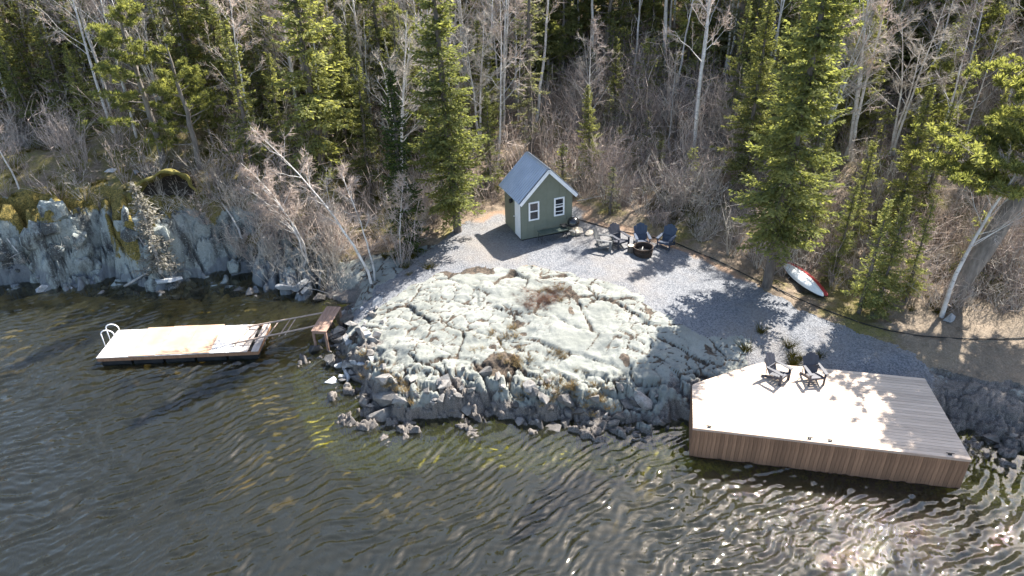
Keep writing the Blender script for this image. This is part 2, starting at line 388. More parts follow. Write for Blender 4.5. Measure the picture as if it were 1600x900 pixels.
def rock_detail(x, y, d, g):
    """cracked slabs and blocks: returns dz and how much soil fills the spot"""
    near = ss((2.2 - d) / 1.7)
    rx = x * .94 - y * .34; ry = x * .34 + y * .94
    wx = rx + fbm(x * 1.1, y * 1.1, 51, 2) * .22 + fbm(x * 6, y * 6, 52, 2) * .07; wy = ry + fbm(x * 1.1, y * 1.1, 57, 2) * .22 + fbm(x * 6, y * 6, 53, 2) * .07
    f1, e1, id1, ax, ay = voro(wx * .42, wy * .85, 61)
    g1, e2, id2, bx, by = voro(wx * 1.5 + 3, wy * 2.5, 67)
    k1, e3, id3, cx, cy = voro(wx * 4.2, wy * 6.5, 71)
    c1 = np.exp(-(e1 / .034) ** 2) * ss((fbm(x * .9, y * .9, 73, 2) + .30) / .25)
    c2 = np.exp(-(e2 / .062) ** 2) * ss((fbm(x * .6, y * .6, 77, 2) + .16 + near * .4) / .2); c3 = np.exp(-(e3 / .17) ** 2) * ss((fbm(x * .9, y * .9, 79, 2) - .0 + near * .6) / .2)
    dz = (id1 - .5) * .13 * (1 + near) + ax * (id1 - .5) * .12 + ay * (hash2(np.floor(id1 * 997), np.floor(id1 * 31), 5) - .6) * .20
    dz += (id2 - .5) * (.03 + .50 * near) + bx * (id2 - .5) * .2 * (.4 + near) - by * .12 * near
    dz += (id3 - .5) * (.022 + .14 * near)
    dz -= c1 * (.12 + .25 * near) + c2 * (.065 + .22 * near) + c3 * (.03 + .12 * near)
    dz += fbm(x * 2.6, y * 3.4, 81, 4) * .05 + fbm(x * .7, y * .9, 85, 3) * .18
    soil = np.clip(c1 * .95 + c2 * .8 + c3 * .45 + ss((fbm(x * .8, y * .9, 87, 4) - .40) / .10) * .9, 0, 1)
    return dz, soil

def axis(segs):
    a = []
    for lo, hi, st in segs: a.append(np.arange(lo, hi, st))
    return np.concatenate(a)
gx = axis([(-110, -40, 3.), (-40, -26, .5), (-26, -9, .075), (-9, 17.5, .06), (17.5, 30, .3), (30, 110, 3.)])
gy = axis([(-40, 8, 4.), (8, 15.5, .5), (15.5, 29, .06), (29, 33, .08), (33, 40, .3), (40, 70, .6), (70, 170, 4.)])
X, Y = np.meshgrid(gx, gy); sh = X.shape
x = X.ravel(); y = Y.ravel()
Z = h_base(x, y); dS = shore_d(x, y); dG = gravel_d(x, y) + fbm(x * 1.3, y * 1.3, 91, 4) * .55
isrock = ((x > -8.6) & (x < 9.5) & (dS > -1.5) & (dS < 7.6 - .35 * np.clip(x - 4, 0, 6)) & (dG < 0) & (y < 29.6)) | ((x > 13.3) & (dS > -1.2) & (dS < 2.1 + fbm(x, y, 93, 3) * 1.5)) | ((dS > -1.2) & (dS < 2.5) & (x > 5) & (dG < 0))
wrock = np.where(isrock, 1.0, 0) * ss((-dG) / .5) * ss((dS + 1.4) / .8)
wrock = np.where((x < -6.3) & (y > 26.5), wrock * .3, wrock)
dz, soil = rock_detail(x, y, dS, dG)
Zf = Z + dz * wrock
iscliff = (x < -8.9) & (dS > -.6) & (dS < 3.0 + fbm(x * .9, y * .9, 95, 3) * 1.3)
f1, ec, idc, ax_, ay_ = voro(x * 1.1 + fbm(x, y, 97, 2) * .8, y * .35 + Z * .45, 99)
g1_, ed, idd, bx_, by_ = voro(x * 3.0 + fbm(x * 2, y * 2, 98, 2) * .8, y * 1.2 + Z * 1.2, 101)
wcl = np.where(iscliff, 1., 0) * ss((dS + .5) / .5) * ss((3.2 - dS) / 1.2)
Zf = Zf + wcl * ((idc - .5) * .75 + ax_ * (idc - .5) * .9 - np.exp(-(ec / .15) ** 2) * 1.0 + (idd - .5) * .40 - np.exp(-(ed / .14) ** 2) * .22)
other = ~(isrock | iscliff)
Zf = Zf + np.where(other & (dG < 0) & (Z > .1), fbm(x * .9, y * .9, 103, 4) * .28 * ss((-dG) / .6), 0) + np.where(dG > 0, fbm(x * 1.5, y * 1.5, 105, 4) * .035, 0)
U_, V_ = deck_uv(x, y)
under = (U_ > -.12) & (U_ < 8.25) & (V_ > -.1) & (V_ < 4.0) & ~((V_ > 2.25) & (U_ < .15 + (V_ - 2.25) * 1.3))
Zf = np.where(under, np.minimum(Zf, .98), Zf)
cls = np.full(x.shape, 0)                        # forest floor
cls[iscliff] = 1; cls[isrock] = 2; cls[dG > 0] = 3; cls[(Zf < -.04)] = 4
def vclip(v): return np.clip(v, 0, 1)
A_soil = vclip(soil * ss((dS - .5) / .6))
A_stain = vclip(ss((x - 13.2) / 1.2) * .55 + ss((1.0 - Zf + fbm(x * .8, y * .8, 111, 3) * 1.0) / .7))
A_moss = np.where(iscliff, vclip(ss((Zf - 2.4) / 1.0) * .75 + ss((fbm(x * .55, y * .3, 113, 3) + .02) / .2) * .75 * ss((Zf - .7) / .8)), vclip(.46 + ss((-x - 5) / 6) * .14 - ss((dS - 14) / 20) * .15))
A_bare = vclip(ss((x - 13.2) / 2.) * ss((8.5 - dS) / 2.) + ss((1.3 + dG) / 1.0) * .55 * ss((dS - 6) / 1.5))
A_litter = vclip(ss((.9 - dG) / .9) * ss((dS - 6.3) / 1.5) * ss((y - np.interp(x, XF, YF) + 3.2) / 1.5))
A_algae = vclip(ss((2.6 + dS) / 1.3) * ss((x + 9.2) / 1.2) * .95)
idx = np.arange(len(x)).reshape(sh)
quads = np.stack([idx[:-1, :-1], idx[:-1, 1:], idx[1:, 1:], idx[1:, :-1]], -1).reshape(-1, 4)
c4 = np.where(cls == 4, 0, cls); c4[(cls == 4) & (x > -8.9)] = 2; c4[(cls == 4) & (x <= -8.9)] = 1
qc = np.where(np.all(cls[quads] == 4, axis=1), 4, np.max(c4[quads], axis=1))
allV = np.stack([x, y, Zf], 1)
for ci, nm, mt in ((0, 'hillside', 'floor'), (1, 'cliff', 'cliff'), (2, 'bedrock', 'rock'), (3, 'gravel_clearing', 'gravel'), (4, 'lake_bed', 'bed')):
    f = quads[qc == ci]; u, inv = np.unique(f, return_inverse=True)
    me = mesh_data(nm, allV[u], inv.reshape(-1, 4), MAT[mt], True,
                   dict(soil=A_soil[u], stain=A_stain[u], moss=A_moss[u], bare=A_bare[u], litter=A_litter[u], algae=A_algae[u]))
    o = obj(nm, me); tag(o, kind='structure')
    if nm == 'bedrock': BEDROCK = o
    if nm == 'cliff': CLIFF = o
ZG = Zf.reshape(sh)
def hz(px_, py_):
    """height of the finished ground at x, y (bilinear)"""
    i = int(np.clip(np.searchsorted(gx, px_) - 1, 0, len(gx) - 2)); j = int(np.clip(np.searchsorted(gy, py_) - 1, 0, len(gy) - 2))
    tx = min(max((px_ - gx[i]) / (gx[i + 1] - gx[i]), 0), 1); ty = min(max((py_ - gy[j]) / (gy[j + 1] - gy[j]), 0), 1)
    return float((ZG[j, i] * (1 - tx) + ZG[j, i + 1] * tx) * (1 - ty) + (ZG[j + 1, i] * (1 - tx) + ZG[j + 1, i + 1] * tx) * ty)
def gp(px_, py_):
    """the spot of ground seen at a point of the photograph"""
    d = ray(px_, py_); d = d / np.linalg.norm(d)
    t = 12.0
    while t < 200:
        p = d * t; z = CAM_H + p[2]
        if z < hz(p[0], p[1]): break
        t += .06
    return np.array([p[0], p[1], hz(p[0], p[1])])

# ------------------------------------------------------------------ water
wx_ = axis([(-120, -30, 6.), (-30, -24, .5), (-24, 21, .055), (22, 30, .5), (30, 121, 6.)])
wy_ = axis([(-60, 8, 4.), (8, 12, .4), (12, 30, .055), (30, 33, .5)])
WX, WY = np.meshgrid(wx_, wy_); a = WX.ravel(); b = WY.ravel()
wz = np.zeros(a.shape); rw = random.Random(5)
warp = fbm(a * .35, b * .35, 201, 3) * 1.6; warp2 = fbm(a * .9 + 5, b * .9, 207, 2) * .5
for k in range(14):
    lam = .18 * 1.075 ** k; th = R(-54 + rw.gauss(0, 16)); am = lam * .0165
    wz += am * np.sin(2 * math.pi / lam * (a * math.cos(th) + b * math.sin(th) + warp * .5 + warp2 * .5) + rw.uniform(0, 6)) * (.35 + 1.4 * np.clip(fbm(a * .5 + k, b * .5, 211 + k, 2) + .5, 0, 1))
chop = ss((a - 0) / 6) * ss((20 - b) / 3)
for k in range(10):
    lam = .30 * 1.12 ** k * .8; th = rw.uniform(0, 6.28); wz += chop * lam * .007 * np.sin(2 * math.pi / lam * (a * math.cos(th) + b * math.sin(th) + warp) + rw.uniform(0, 6))
dW = -shore_d(a, b); calm = .35 + .65 * ss((dW - .2) / 2.2) * (1 - .75 * ss((b - 24.8) / 1.6) * ss((-a - 8) / 2))
fine = (a > -26) & (a < 24) & (b > 10) & (b < 31)
wz = np.where(fine, (wz + 9. * wz * np.abs(wz)) * calm * (.92 + .45 * fbm(a * .13 + 3, b * .22, 231, 2)), 0)
ny, nx = WX.shape; idx = np.arange(nx * ny).reshape(ny, nx)
Fq = np.stack([idx[:-1, :-1], idx[:-1, 1:], idx[1:, 1:], idx[1:, :-1]], -1).reshape(-1, 4)
TV = np.stack([a, b, wz], 1); per = np.concatenate([idx[0, :], idx[1:, -1], idx[-1, -2::-1], idx[-2:0:-1, 0]])
BV = TV[per].copy(); BV[:, 2] = -12; n0 = len(TV); m = len(per); k = np.arange(m); k2 = (k + 1) % m
side = np.stack([per[k2], per[k], n0 + k, n0 + k2], 1)
wme = mesh_data('lake_water', np.vstack([TV, BV]), [Fq, side, (n0 + np.arange(m))[::-1].reshape(1, -1)], MAT['water'], True)
tag(obj('lake_water', wme), kind='structure')

# ------------------------------------------------------------------ stones
def rock_mesh(name, seed, mat, n=16, flat=.7, cuts=5):
    import bmesh
    r = random.Random(seed); bm = bmesh.new()
    for i in range(n):
        v = np.array([r.gauss(0, 1), r.gauss(0, 1), r.gauss(0, 1)]); v /= np.linalg.norm(v); v *= r.uniform(.8, 1.05)
        bm.verts.new((v[0], v[1] * .8, v[2] * flat))
    bmesh.ops.convex_hull(bm, input=bm.verts)
    loose = [v for v in bm.verts if not v.link_faces]
    bmesh.ops.delete(bm, geom=loose, context='VERTS')
    bmesh.ops.bevel(bm, geom=bm.edges[:], offset=.022, segments=1, affect='EDGES')
    me = bpy.data.meshes.new(name); bm.to_mesh(me); bm.free(); me.materials.append(mat); return me
def stone_mat(name, c1, c2, c3):
    q = NM(name); v = q.coord('Position'); n1 = q.noise(v, 3.5, 6, .7); n2 = q.noise(v, 22, 4, .7)
    c = q.mix(q.ramp(n1, [(.35, 0.), (.65, 1.)]), c1, c2); c = q.mix(q.ramp(n2, [(.55, 0.), (.7, .8)]), c, c3)
    k = q.math('ADD', q.math('MULTIPLY', q.rnd(), .7), .6); cc = q.node('ShaderNodeCombineColor'); [q.link(k, cc.inputs[i]) for i in range(3)]
    c = q.mix(1.0, c, cc.outputs[0], 'MULTIPLY')
    q.color(c); q.rough(.9); q.bump(q.math('ADD', n1, n2), .8, .03); return q.m
MAT['stone'] = stone_mat('stone', (.13, .12, .11), (.30, .28, .255), (.08, .075, .07))
MAT['dark_stone'] = stone_mat('dark_stone', (.06, .055, .05), (.17, .155, .14), (.24, .225, .205))
MAT['tan_stone'] = stone_mat('tan_stone', (.34, .29, .22), (.50, .45, .37), (.22, .18, .14))
MAT['grey_stone'] = stone_mat('grey_stone', (.26, .27, .28), (.42, .43, .43), (.16, .16, .16))
ST = {k: [rock_mesh('stone', i + 40 * j, MAT[k], 9 + i % 4 * 2, .55 + .12 * (i % 3)) for i in range(6)] for j, k in enumerate(('stone', 'dark_stone', 'tan_stone', 'grey_stone'))}
rs = random.Random(11)
def stone(kind, x_, y_, s, parent, sink=.35):
    z = max(hz(x_, y_), -.25)
    o = obj('stone', rs.choice(ST[kind]), parent, (x_, y_, z + s * (.5 - sink)), (rs.uniform(-.5, .5), rs.uniform(-.5, .5), rs.uniform(0, 6.28)), (s * rs.uniform(.8, 1.3), s * rs.uniform(.7, 1.1), s * rs.uniform(.7, 1.15)))
    return o
n_st = 0
while n_st < 165:                                   # broken blocks along the foot of the outcrop
    i = rs.randrange(8, 20); t = rs.random(); P = SHORE[i] * (1 - t) + SHORE[i + 1] * t
    off = rs.gauss(.35, .4); nx_ = SHORE[i + 1] - SHORE[i]; nrm = np.array([-nx_[1], nx_[0]]) / np.linalg.norm(nx_)
    p = P + nrm * off
    if p[0] > 5.4: continue
    z = hz(p[0], p[1])
    if z < -.45: continue
    s = min(.55, .12 + rs.expovariate(8))
    stone('dark_stone' if (z < .45 and rs.random() < .6) else 'stone', p[0], p[1], s, BEDROCK); n_st += 1
for k in range(75):                                 # rubble on the left flank by the landing platform
    stone(rs.choice(['stone', 'stone', 'grey_stone']), rs.uniform(-7.6, -5.2), rs.uniform(21.6, 26.3), min(.36, .1 + rs.expovariate(10)), BEDROCK)
for k in range(24):                                 # ledge right of the deck
    t = rs.random(); stone('dark_stone', 14.5 + 3.2 * t, 18.0 - 1.2 * t + rs.gauss(0, .4), min(.34, .12 + rs.expovariate(9)), BEDROCK, .5)
for k in range(40):                                 # foot of the cliff and of the cove bank
    xx = rs.uniform(-24, -8.4); yy = float(np.interp(xx, SHORE[:, 0][:8], SHORE[:, 1][:8])) + rs.uniform(-.35, .5)
    stone(rs.choice(['grey_stone', 'dark_stone', 'stone']), xx, yy, min(.5, .12 + rs.expovariate(7)), CLIFF)
for q_ in ((-7.75, 23.5, .34), (-7.6, 23.9, .3), (-7.7, 24.6, .36), (-7.5, 25.2, .34), (-7.3, 23.3, .36), (-7.35, 25.8, .34)): stone('dark_stone', *q_, BEDROCK, .1)
CB = [rock_mesh('cliff_block', 300 + i, MAT['cliff'], 16 + i % 3 * 3, .8) for i in range(6)]
for k in range(120):                                # upright slabs and ledges that stand out of the cliff
    xx = rs.uniform(-27, -12.5); dd = rs.uniform(.05, 1.6); yy = float(np.interp(xx, SHORE[:8, 0], SHORE[:8, 1])) + dd
    w_ = rs.uniform(.25, .6) * (1 if xx < -16 else .7)
    obj('stone', rs.choice(CB), CLIFF, (xx, yy, hz(xx, yy) - .12 - .1 * w_), (rs.gauss(-.12, .12), rs.gauss(.1, .15), rs.gauss(0, .4)), (w_, w_ * rs.uniform(.6, 1.), w_ * rs.uniform(1.0, 2.1)))
def boulder(px_, py_, s, kind, label, rz=0., sc_=(1, .8, .7), sink=.3, name='boulder', mi=0, group=None):
    p = gp(px_, py_); p[2] = max(p[2], -.3)
    o = obj(name, ST[kind][mi], None, (p[0], p[1], p[2] + s * sc_[2] * (.5 - sink)), (0, 0, rz), (s * sc_[0], s * sc_[1], s * sc_[2]))
    return tag(o, label, 'rock', group)
boulder(449, 452, .62, 'grey_stone', 'pale grey boulder at the water edge at the head of the cove', .4, (1, .8, .75), mi=1)
boulder(478, 455, .34, 'grey_stone', 'smaller grey rock right of the pale boulder in the cove', 1.2, mi=2)
boulder(262, 449, .55, 'grey_stone', 'flat grey slab at the waterline below the dead grey spruce', .1, (1.5, .8, .4), mi=3)
boulder(177, 268, .45, 'grey_stone', 'pale rock on the dark ground above the cliff, left of the mossy hollow', .3, (1.2, .7, .5), mi=0)
boulder(212, 271, .32, 'grey_stone', 'small pale rock beside the left end of the mossy hollow', 1.9, (1.1, .8, .6), mi=4)
boulder(46, 489, .5, 'tan_stone', 'rounded rock breaking the water left of the floating dock', 0, (1.3, .7, .5), .55, mi=2)
boulder(455, 582, .42, 'tan_stone', 'pale slab under shallow water below the landing platform', .5, (1.6, .8, .4), .9, mi=1)
boulder(898, 366, .50, 'tan_stone', 'tan boulder against the right corner of the shed', .2, (1.1, .8, .8), mi=5)
boulder(921, 366, .34, 'tan_stone', 'low tan rock between shed boulder and grey chair', 1.1, (1.3, .8, .55), mi=3)
boulder(1487, 500, .5, 'grey_stone', 'grey rock at the foot of the leaning white birch', .7, (1, .8, .8), mi=0)
boulder(1365, 492, .28, 'dark_stone', 'small dark rock under the firs behind the hose', .4, mi=2)
boulder(290, 287, .3, 'stone', 'grey rock under the right rim of the mossy hollow', .4, mi=1)

# ------------------------------------------------------------------ shed
MAT['green_wall'] = simple('green_wall', (.15, .165, .128), (.175, .19, .15), 4, .75)
MAT['white_trim'] = simple('white_trim', (.70, .71, .72), (.80, .80, .80), 5, .6)
MAT['roof_metal'] = simple('roof_metal', (.34, .37, .42), (.44, .47, .52), 1.2, .34, metal=.45)
MAT['glass'] = simple('glass', (.012, .015, .02), (.03, .035, .045), 2.5, .08, spec=.8)
MAT['black_metal'] = simple('black_metal', (.012, .012, .013), (.03, .03, .03), 8, .45)
MAT['steel'] = simple('steel', (.55, .55, .55), (.7, .7, .7), 8, .3, metal=.9)
MAT['curtain'] = simple('curtain', (.30, .30, .29), (.45, .45, .44), 3, .8)
SH_W, SH_D, SH_H, SH_P = 2.55, 2.05, 2.02, 1.28
c0 = at(815, 376, 2.0); zs = max(hz(c0[0], c0[1]), 1.9)
SHA = R(21)
shed = empty('garden_shed', (c0[0], c0[1], zs), SHA, 'small green shed with grey metal gable roof and white trimmed windows', 'shed')
b = MB(); b.box((SH_W / 2, SH_D / 2, -.06), (SH_W - .06, SH_D - .06, .28)); b.build('foundation', MAT['black_metal'], shed)
def clad(n, w_, place, zf):        # wall sheets with a recessed joint between them
    for k in range(n):
        a0 = w_ * k / n + (.004 if k else 0); a1 = w_ * (k + 1) / n - (.004 if k < n - 1 else 0)
        place(a0, a1, zf)
def gable_z(u): return SH_H + SH_P * (1 - abs(u - SH_W / 2) / (SH_W / 2))
wins = [(.36, .88), (1.62, 2.14)]; WZ0, WZ1 = .93, 1.83
def front_panel(u0, u1, yy, th):   # a polygon of the gable wall between u0 and u1
    pts = [(u0, .06), (u1, .06), (u1, gable_z(u1) - .03)]
    if u0 < SH_W / 2 < u1: pts.append((SH_W / 2, SH_H + SH_P - .03))
    pts.append((u0, gable_z(u0) - .03)); n = len(pts)
    return MB().add([(p, yy, z) for p, z in pts] + [(p, yy + th, z) for p, z in pts],
                    [tuple(range(n)), tuple(range(n, 2 * n))[::-1]] + [(i, (i + 1) % n, n + (i + 1) % n, n + i)[::-1] for i in range(n)])
for e in [(0, .30), (.306, .648), (.654, 1.272), (1.278, 1.90), (1.906, 2.25), (2.256, SH_W)]:
    front_panel(e[0], e[1], 0.0, .05).build('wall_panel', MAT['green_wall'], shed)
for e in [(0, .85), (.856, 1.7), (1.706, SH_W)]: front_panel(e[0], e[1], SH_D - .05, .05).build('wall_panel', MAT['green_wall'], shed)
for k in range(4):
    y0 = .052 + (SH_D - .104) * k / 4
    MB().box((SH_W - .025, y0 + (SH_D - .104) / 8, SH_H / 2 + .03), (.05, (SH_D - .104) / 4 - .006, SH_H - .06)).build('wall_panel', MAT['green_wall'], shed)
for k in range(3):
    y0 = .78 + (SH_D - .832) * k / 3
    MB().box((.025, y0 + (SH_D - .832) / 6, SH_H / 2 + .03), (.05, (SH_D - .832) / 3 - .006, SH_H - .06)).build('wall_panel', MAT['green_wall'], shed)
# white ribbed door at the front end of the left wall
dr = MB(); dr.box((.022, .415, 1.02), (.05, .70, 1.92)); door = dr.build('door', MAT['white_trim'], shed)
for k in range(6): MB().box((-.009, .13 + k * .114, 1.02), (.014, .035, 1.86)).build('door_rib', MAT['white_trim'], door)
MB().tube([(-.005, .70, .98), (-.06, .70, .98)], .02, 8).lathe([(.0, -.03), (.035, -.02), (.035, .02), (0, .03)], 10, (-.075, .70, .98)).build('door_knob', MAT['steel'], door)
MB().box((.02, .02 + .03, SH_H / 2 + .03), (.06, .05, SH_H - .06)).build('corner_trim', MAT['green_wall'], shed)
lm = MB(); lm.box((-.02, 1.05, 1.62), (.04, .12, .16)); lm.lathe([(.0, .12), (.07, .09), (.075, -.06), (.05, -.1), (0, -.1)], 10, (-.10, 1.05, 1.60)); lm.build('wall_lamp', MAT['black_metal'], shed, True)
for (u0, u1) in wins:
    uc = (u0 + u1) / 2; zc = (WZ0 + WZ1) / 2; hw = (u1 - u0) / 2; hh = (WZ1 - WZ0) / 2
    wn = MB(); t = .07
    wn.box((uc, -.012, WZ1 - t / 2), (2 * hw, .05, t), bev=.006); wn.box((uc, -.012, WZ0 + t / 2), (2 * hw, .05, t), bev=.006)
    wn.box((u0 + t / 2, -.014, zc), (t, .05, 2 * hh - 2 * t), bev=.006); wn.box((u1 - t / 2, -.014, zc), (t, .05, 2 * hh - 2 * t), bev=.006)
    win = wn.build('window', MAT['white_trim'], shed)
    MB().box((uc, -.018, zc), (2 * hw - 2 * t, .04, .055)).build('meeting_rail', MAT['white_trim'], win)
    for zz in (zc + (hh - t) / 2 + .012, zc - (hh - t) / 2 - .012):
        MB().box((uc, -.004, zz), (2 * hw - 2 * t, .016, hh - t - .024)).build('pane', MAT['glass'], win)
    if u0 > 1: 
        MB().box((uc, -.02, zc + .12), (2 * hw - 2 * t, .012, .03)).build('sash_bar', MAT['white_trim'], win)
        MB().box((uc, -.02, zc - .23), (2 * hw - 2 * t, .012, .03)).build('sash_bar', MAT['white_trim'], win)
# roof: two ribbed sheets, ridge cap, white fascia
OV, EO = .22, .20                                    # overhang at the gables and at the eaves
sl = math.hypot(SH_W / 2, SH_P); cs_, sn_ = SH_W / 2 / sl, SH_P / sl
RL = sl + EO
for sgn in (-1, 1):
    def P(s, yy, up):                               # s measured down from the ridge
        xx = SH_W / 2 + sgn * (s * cs_ + up * sn_); return (xx, yy, SH_H + SH_P - s * sn_ + up * cs_)
    V = []; n = 56; y0, y1 = -OV, SH_D + OV
    prof_ = []
    for k in range(n + 1):
        yy = y0 + (y1 - y0) * k / n; ph = (k % 4); prof_.append((yy, .045 + (.05 if ph == 0 else .0)))
    F = []
    for s in (0.0, RL):
        for yy, u in prof_: V.append(P(s, yy, u))
    for s in (0.0, RL):
        for yy, u in prof_: V.append(P(s, yy, .02))
    N = n + 1
    for k in range(n):
        F += [(k, k + 1, N + k + 1, N + k), (2 * N + k + 1, 2 * N + k, 3 * N + k, 3 * N + k + 1), (N + k, N + k + 1, 3 * N + k + 1, 3 * N + k)]
    rf = MB().add(V, F).build('roof_sheet', MAT['roof_metal'], shed)
    for yy, nm in ((-OV - .012, 'rake_board'), (SH_D + OV + .012, 'rake_board')):
        q8 = [P(0, yy - .012, -.10), P(RL, yy - .012, -.10), P(RL, yy + .012, -.10), P(0, yy + .012, -.10),
              P(0, yy - .012, .05), P(RL, yy - .012, .05), P(RL, yy + .012, .05), P(0, yy + .012, .05)]
        MB().hexa(q8).build(nm, MAT['white_trim'], shed)
    e8 = [P(RL - .02, -OV, -.10), P(RL + .004, -OV, -.10), P(RL + .004, SH_D + OV, -.10), P(RL - .02, SH_D + OV, -.10),
          P(RL - .02, -OV, .018), P(RL + .004, -OV, .018), P(RL + .004, SH_D + OV, .018), P(RL - .02, SH_D + OV, .018)]
    MB().hexa(e8).build('eave_board', MAT['white_trim'], shed)
    s8 = [P(.02, -OV, -.055), P(RL - .03, -OV, -.055), P(RL - .03, SH_D + OV, -.055), P(.02, SH_D + OV, -.055), P(.02, -OV, -.035), P(RL - .03, -OV, -.035), P(RL - .03, SH_D + OV, -.035), P(.02, SH_D + OV, -.035)]
    MB().hexa(s8).build('soffit', MAT['white_trim'], shed)
rp = SH_H + SH_P
MB().add([(SH_W / 2 - .16 * cs_, -OV - .02, rp - .16 * sn_ + .085), (SH_W / 2, -OV - .02, rp + .105), (SH_W / 2 + .16 * cs_, -OV - .02, rp - .16 * sn_ + .085),
          (SH_W / 2 - .16 * cs_, SH_D + OV + .02, rp - .16 * sn_ + .085), (SH_W / 2, SH_D + OV + .02, rp + .105), (SH_W / 2 + .16 * cs_, SH_D + OV + .02, rp - .16 * sn_ + .085)],
         [(0, 1, 4, 3), (1, 2, 5, 4)]).build('ridge_cap', MAT['roof_metal'], shed)
def shed_pt(u, v, z=0.): return np.array([c0[0] + u * math.cos(SHA) - v * math.sin(SHA), c0[1] + u * math.sin(SHA) + v * math.cos(SHA), z])
# dark table with wire-grid top in front of the gable wall
MAT['table_green'] = simple('table_green', (.05, .07, .055), (.08, .10, .085), 6, .5)
p = shed_pt(1.35, -.48); p[2] = hz(p[0], p[1])
tb = empty('folding_table', p, SHA, 'low dark green folding table under the shed windows', 'table')
for k in (-1, 1): MB().box((k * .345, 0, .47), (.68, .48, .03), bev=.008).build('table_leaf', MAT['table_green'], tb)
for k in (-1, 1):
    MB().tube([(k * .6, -.2, .455), (k * .64, -.2, 0)], .013).build('leg', MAT['black_metal'], tb)
    MB().tube([(k * .6, .2, .455), (k * .64, .2, 0)], .013).build('leg', MAT['black_metal'], tb)
    MB().tube([(k * .615, -.2, .2), (k * .615, .2, .2)], .009).build('stretcher', MAT['black_metal'], tb)
# kettle grill
p = shed_pt(2.42, -.42); p[2] = hz(p[0], p[1])
gr = empty('kettle_grill', p, SHA, 'black kettle grill at the right corner of the shed', 'grill')
MB().lathe([(.04, .42), (.16, .45), (.26, .55), (.285, .66), (.27, .66), (.2, .5), (0, .46)], 18).build('bowl', MAT['black_metal'], gr, True)
MAT['gloss_black'] = simple('gloss_black', (.012, .012, .013), (.02, .02, .02), 8, .18, spec=.7)
ld = MB().lathe([(.29, .66), (.285, .70), (.24, .82), (.14, .90), (0, .92)], 18).build('lid', MAT['gloss_black'], gr, True)
MB().tube([(-.06, 0, .915), (-.06, 0, .96), (.06, 0, .96), (.06, 0, .915)], .012).build('lid_handle', MAT['steel'], ld)
for k in range(3):
    a = k * 2.094 + .5; MB().tube([(.18 * math.cos(a), .18 * math.sin(a), .48), (.32 * math.cos(a), .32 * math.sin(a), 0)], .014).build('leg', MAT['black_metal'], gr)
MB().lathe([(0, .2), (.2, .2), (.2, .215), (0, .215)], 14).build('ash_tray', MAT['steel'], gr)
MB().box((-.46, 0, .60), (.30, .34, .025), bev=.006).build('side_shelf', MAT['black_metal'], gr)

# ------------------------------------------------------------------ adirondack chairs
MAT['chair_blue'] = simple('chair_blue', (.040, .055, .085), (.055, .072, .105), 5, .5, vary=.12)
MAT['chair_slate'] = simple('chair_slate', (.040, .042, .055), (.055, .058, .072), 5, .5, vary=.12)
MAT['chair_grey'] = simple('chair_grey', (.085, .09, .092), (.13, .13, .13), 5, .6, vary=.12)
def chair(px_, py_, rz, mat, label, scale=1.0, z=None, group=None):
    p = gp(px_, py_) if z is None else at(px_, py_, z)
    c = empty('adirondack_chair', p, rz, label, 'chair', group); c.scale = (scale,) * 3
    m = MAT[mat]                                     # faces -y
    for k in range(5):                               # seat slats, falling to the back
        t = k / 4; yy = -.30 + .46 * t; zz = .36 - .13 * t
        MB().box((0, yy, zz), (.52, .108, .022), bev=.006).build('seat_slat', m, c)
    MB().box((0, -.365, .335), (.52, .022, .09), bev=.005).build('front_apron', m, c)
    for k in range(5):                               # fan back with a rounded top
        u = (k - 2) / 2; top = .86 - .10 * u * u; sp = .098
        b0 = (u * .2, .17, .22); ang = R(24)
        L = top; x0 = u * .20; x1 = u * .27
        dy, dz_ = math.sin(ang), math.cos(ang); w0, w1 = .049, .066
        def pt(xx, s, o): return (xx, .19 + s * dy + o * dz_, .20 + s * dz_ - o * dy)
        tl = L - (.03 * abs(u)); V = []
        for o in (-.011, .011):
            V += [pt(x0 - w0, 0, o), pt(x0 + w0, 0, o), pt(x1 + w1, tl - (.05 * max(u, 0)), o), pt(x1, tl + .012, o), pt(x1 - w1, tl - (.05 * max(-u, 0)), o)]
        MB().add(V, [(0, 1, 2, 3, 4)[::-1], (5, 6, 7, 8, 9), (0, 1, 6, 5), (1, 2, 7, 6), (2, 3, 8, 7), (3, 4, 9, 8), (4, 0, 5, 9)]).build('back_slat', m, c)
    MB().box((0, .30, .50), (.60, .03, .06), bev=.005).build('back_rail', m, c)
    for s in (-1, 1):
        MB().prism([(s * .31 - .065, -.40), (s * .31 + .065, -.40), (s * .31 + .075, -.1), (s * .31 + .05, .36), (s * .31 - .03, .36), (s * .31 - .06, -.1)], .535, .56).build('armrest', m, c)
        MB().box((s * .30, -.33, .268), (.028, .11, .534), bev=.004).build('front_leg', m, c)
        V = [(s * .272 + e, yy, zz) for e in (-.013, .013) for yy, zz in ((-.40, .29), (-.40, .37), (.20, .20), (.52, .06), (.50, 0), (.40, 0))]
        MB().add(V, [(0, 1, 2, 3, 4, 5), (6, 7, 8, 9, 10, 11)[::-1]] + [(i, (i + 1) % 6, 6 + (i + 1) % 6, 6 + i)[::-1] for i in range(6)]).build('back_leg', m, c)
        MB().tube([(s * .30, .30, .0 + .08), (s * .305, .32, .535)], .016, 5).build('arm_post', m, c)
    return c
DECK_Z = 1.2
chair(1213, 592, R(38), 'chair_slate', 'dark adirondack chair on the deck, the left one, turned to the right', .87, DECK_Z + .005)
chair(1269, 594, R(4), 'chair_slate', 'dark adirondack chair on the deck, the right one, facing the water', .87, DECK_Z + .005)
chair(944, 389, R(72), 'chair_grey', 'weathered grey adirondack chair left of the fire pit, seen from the side', .95)
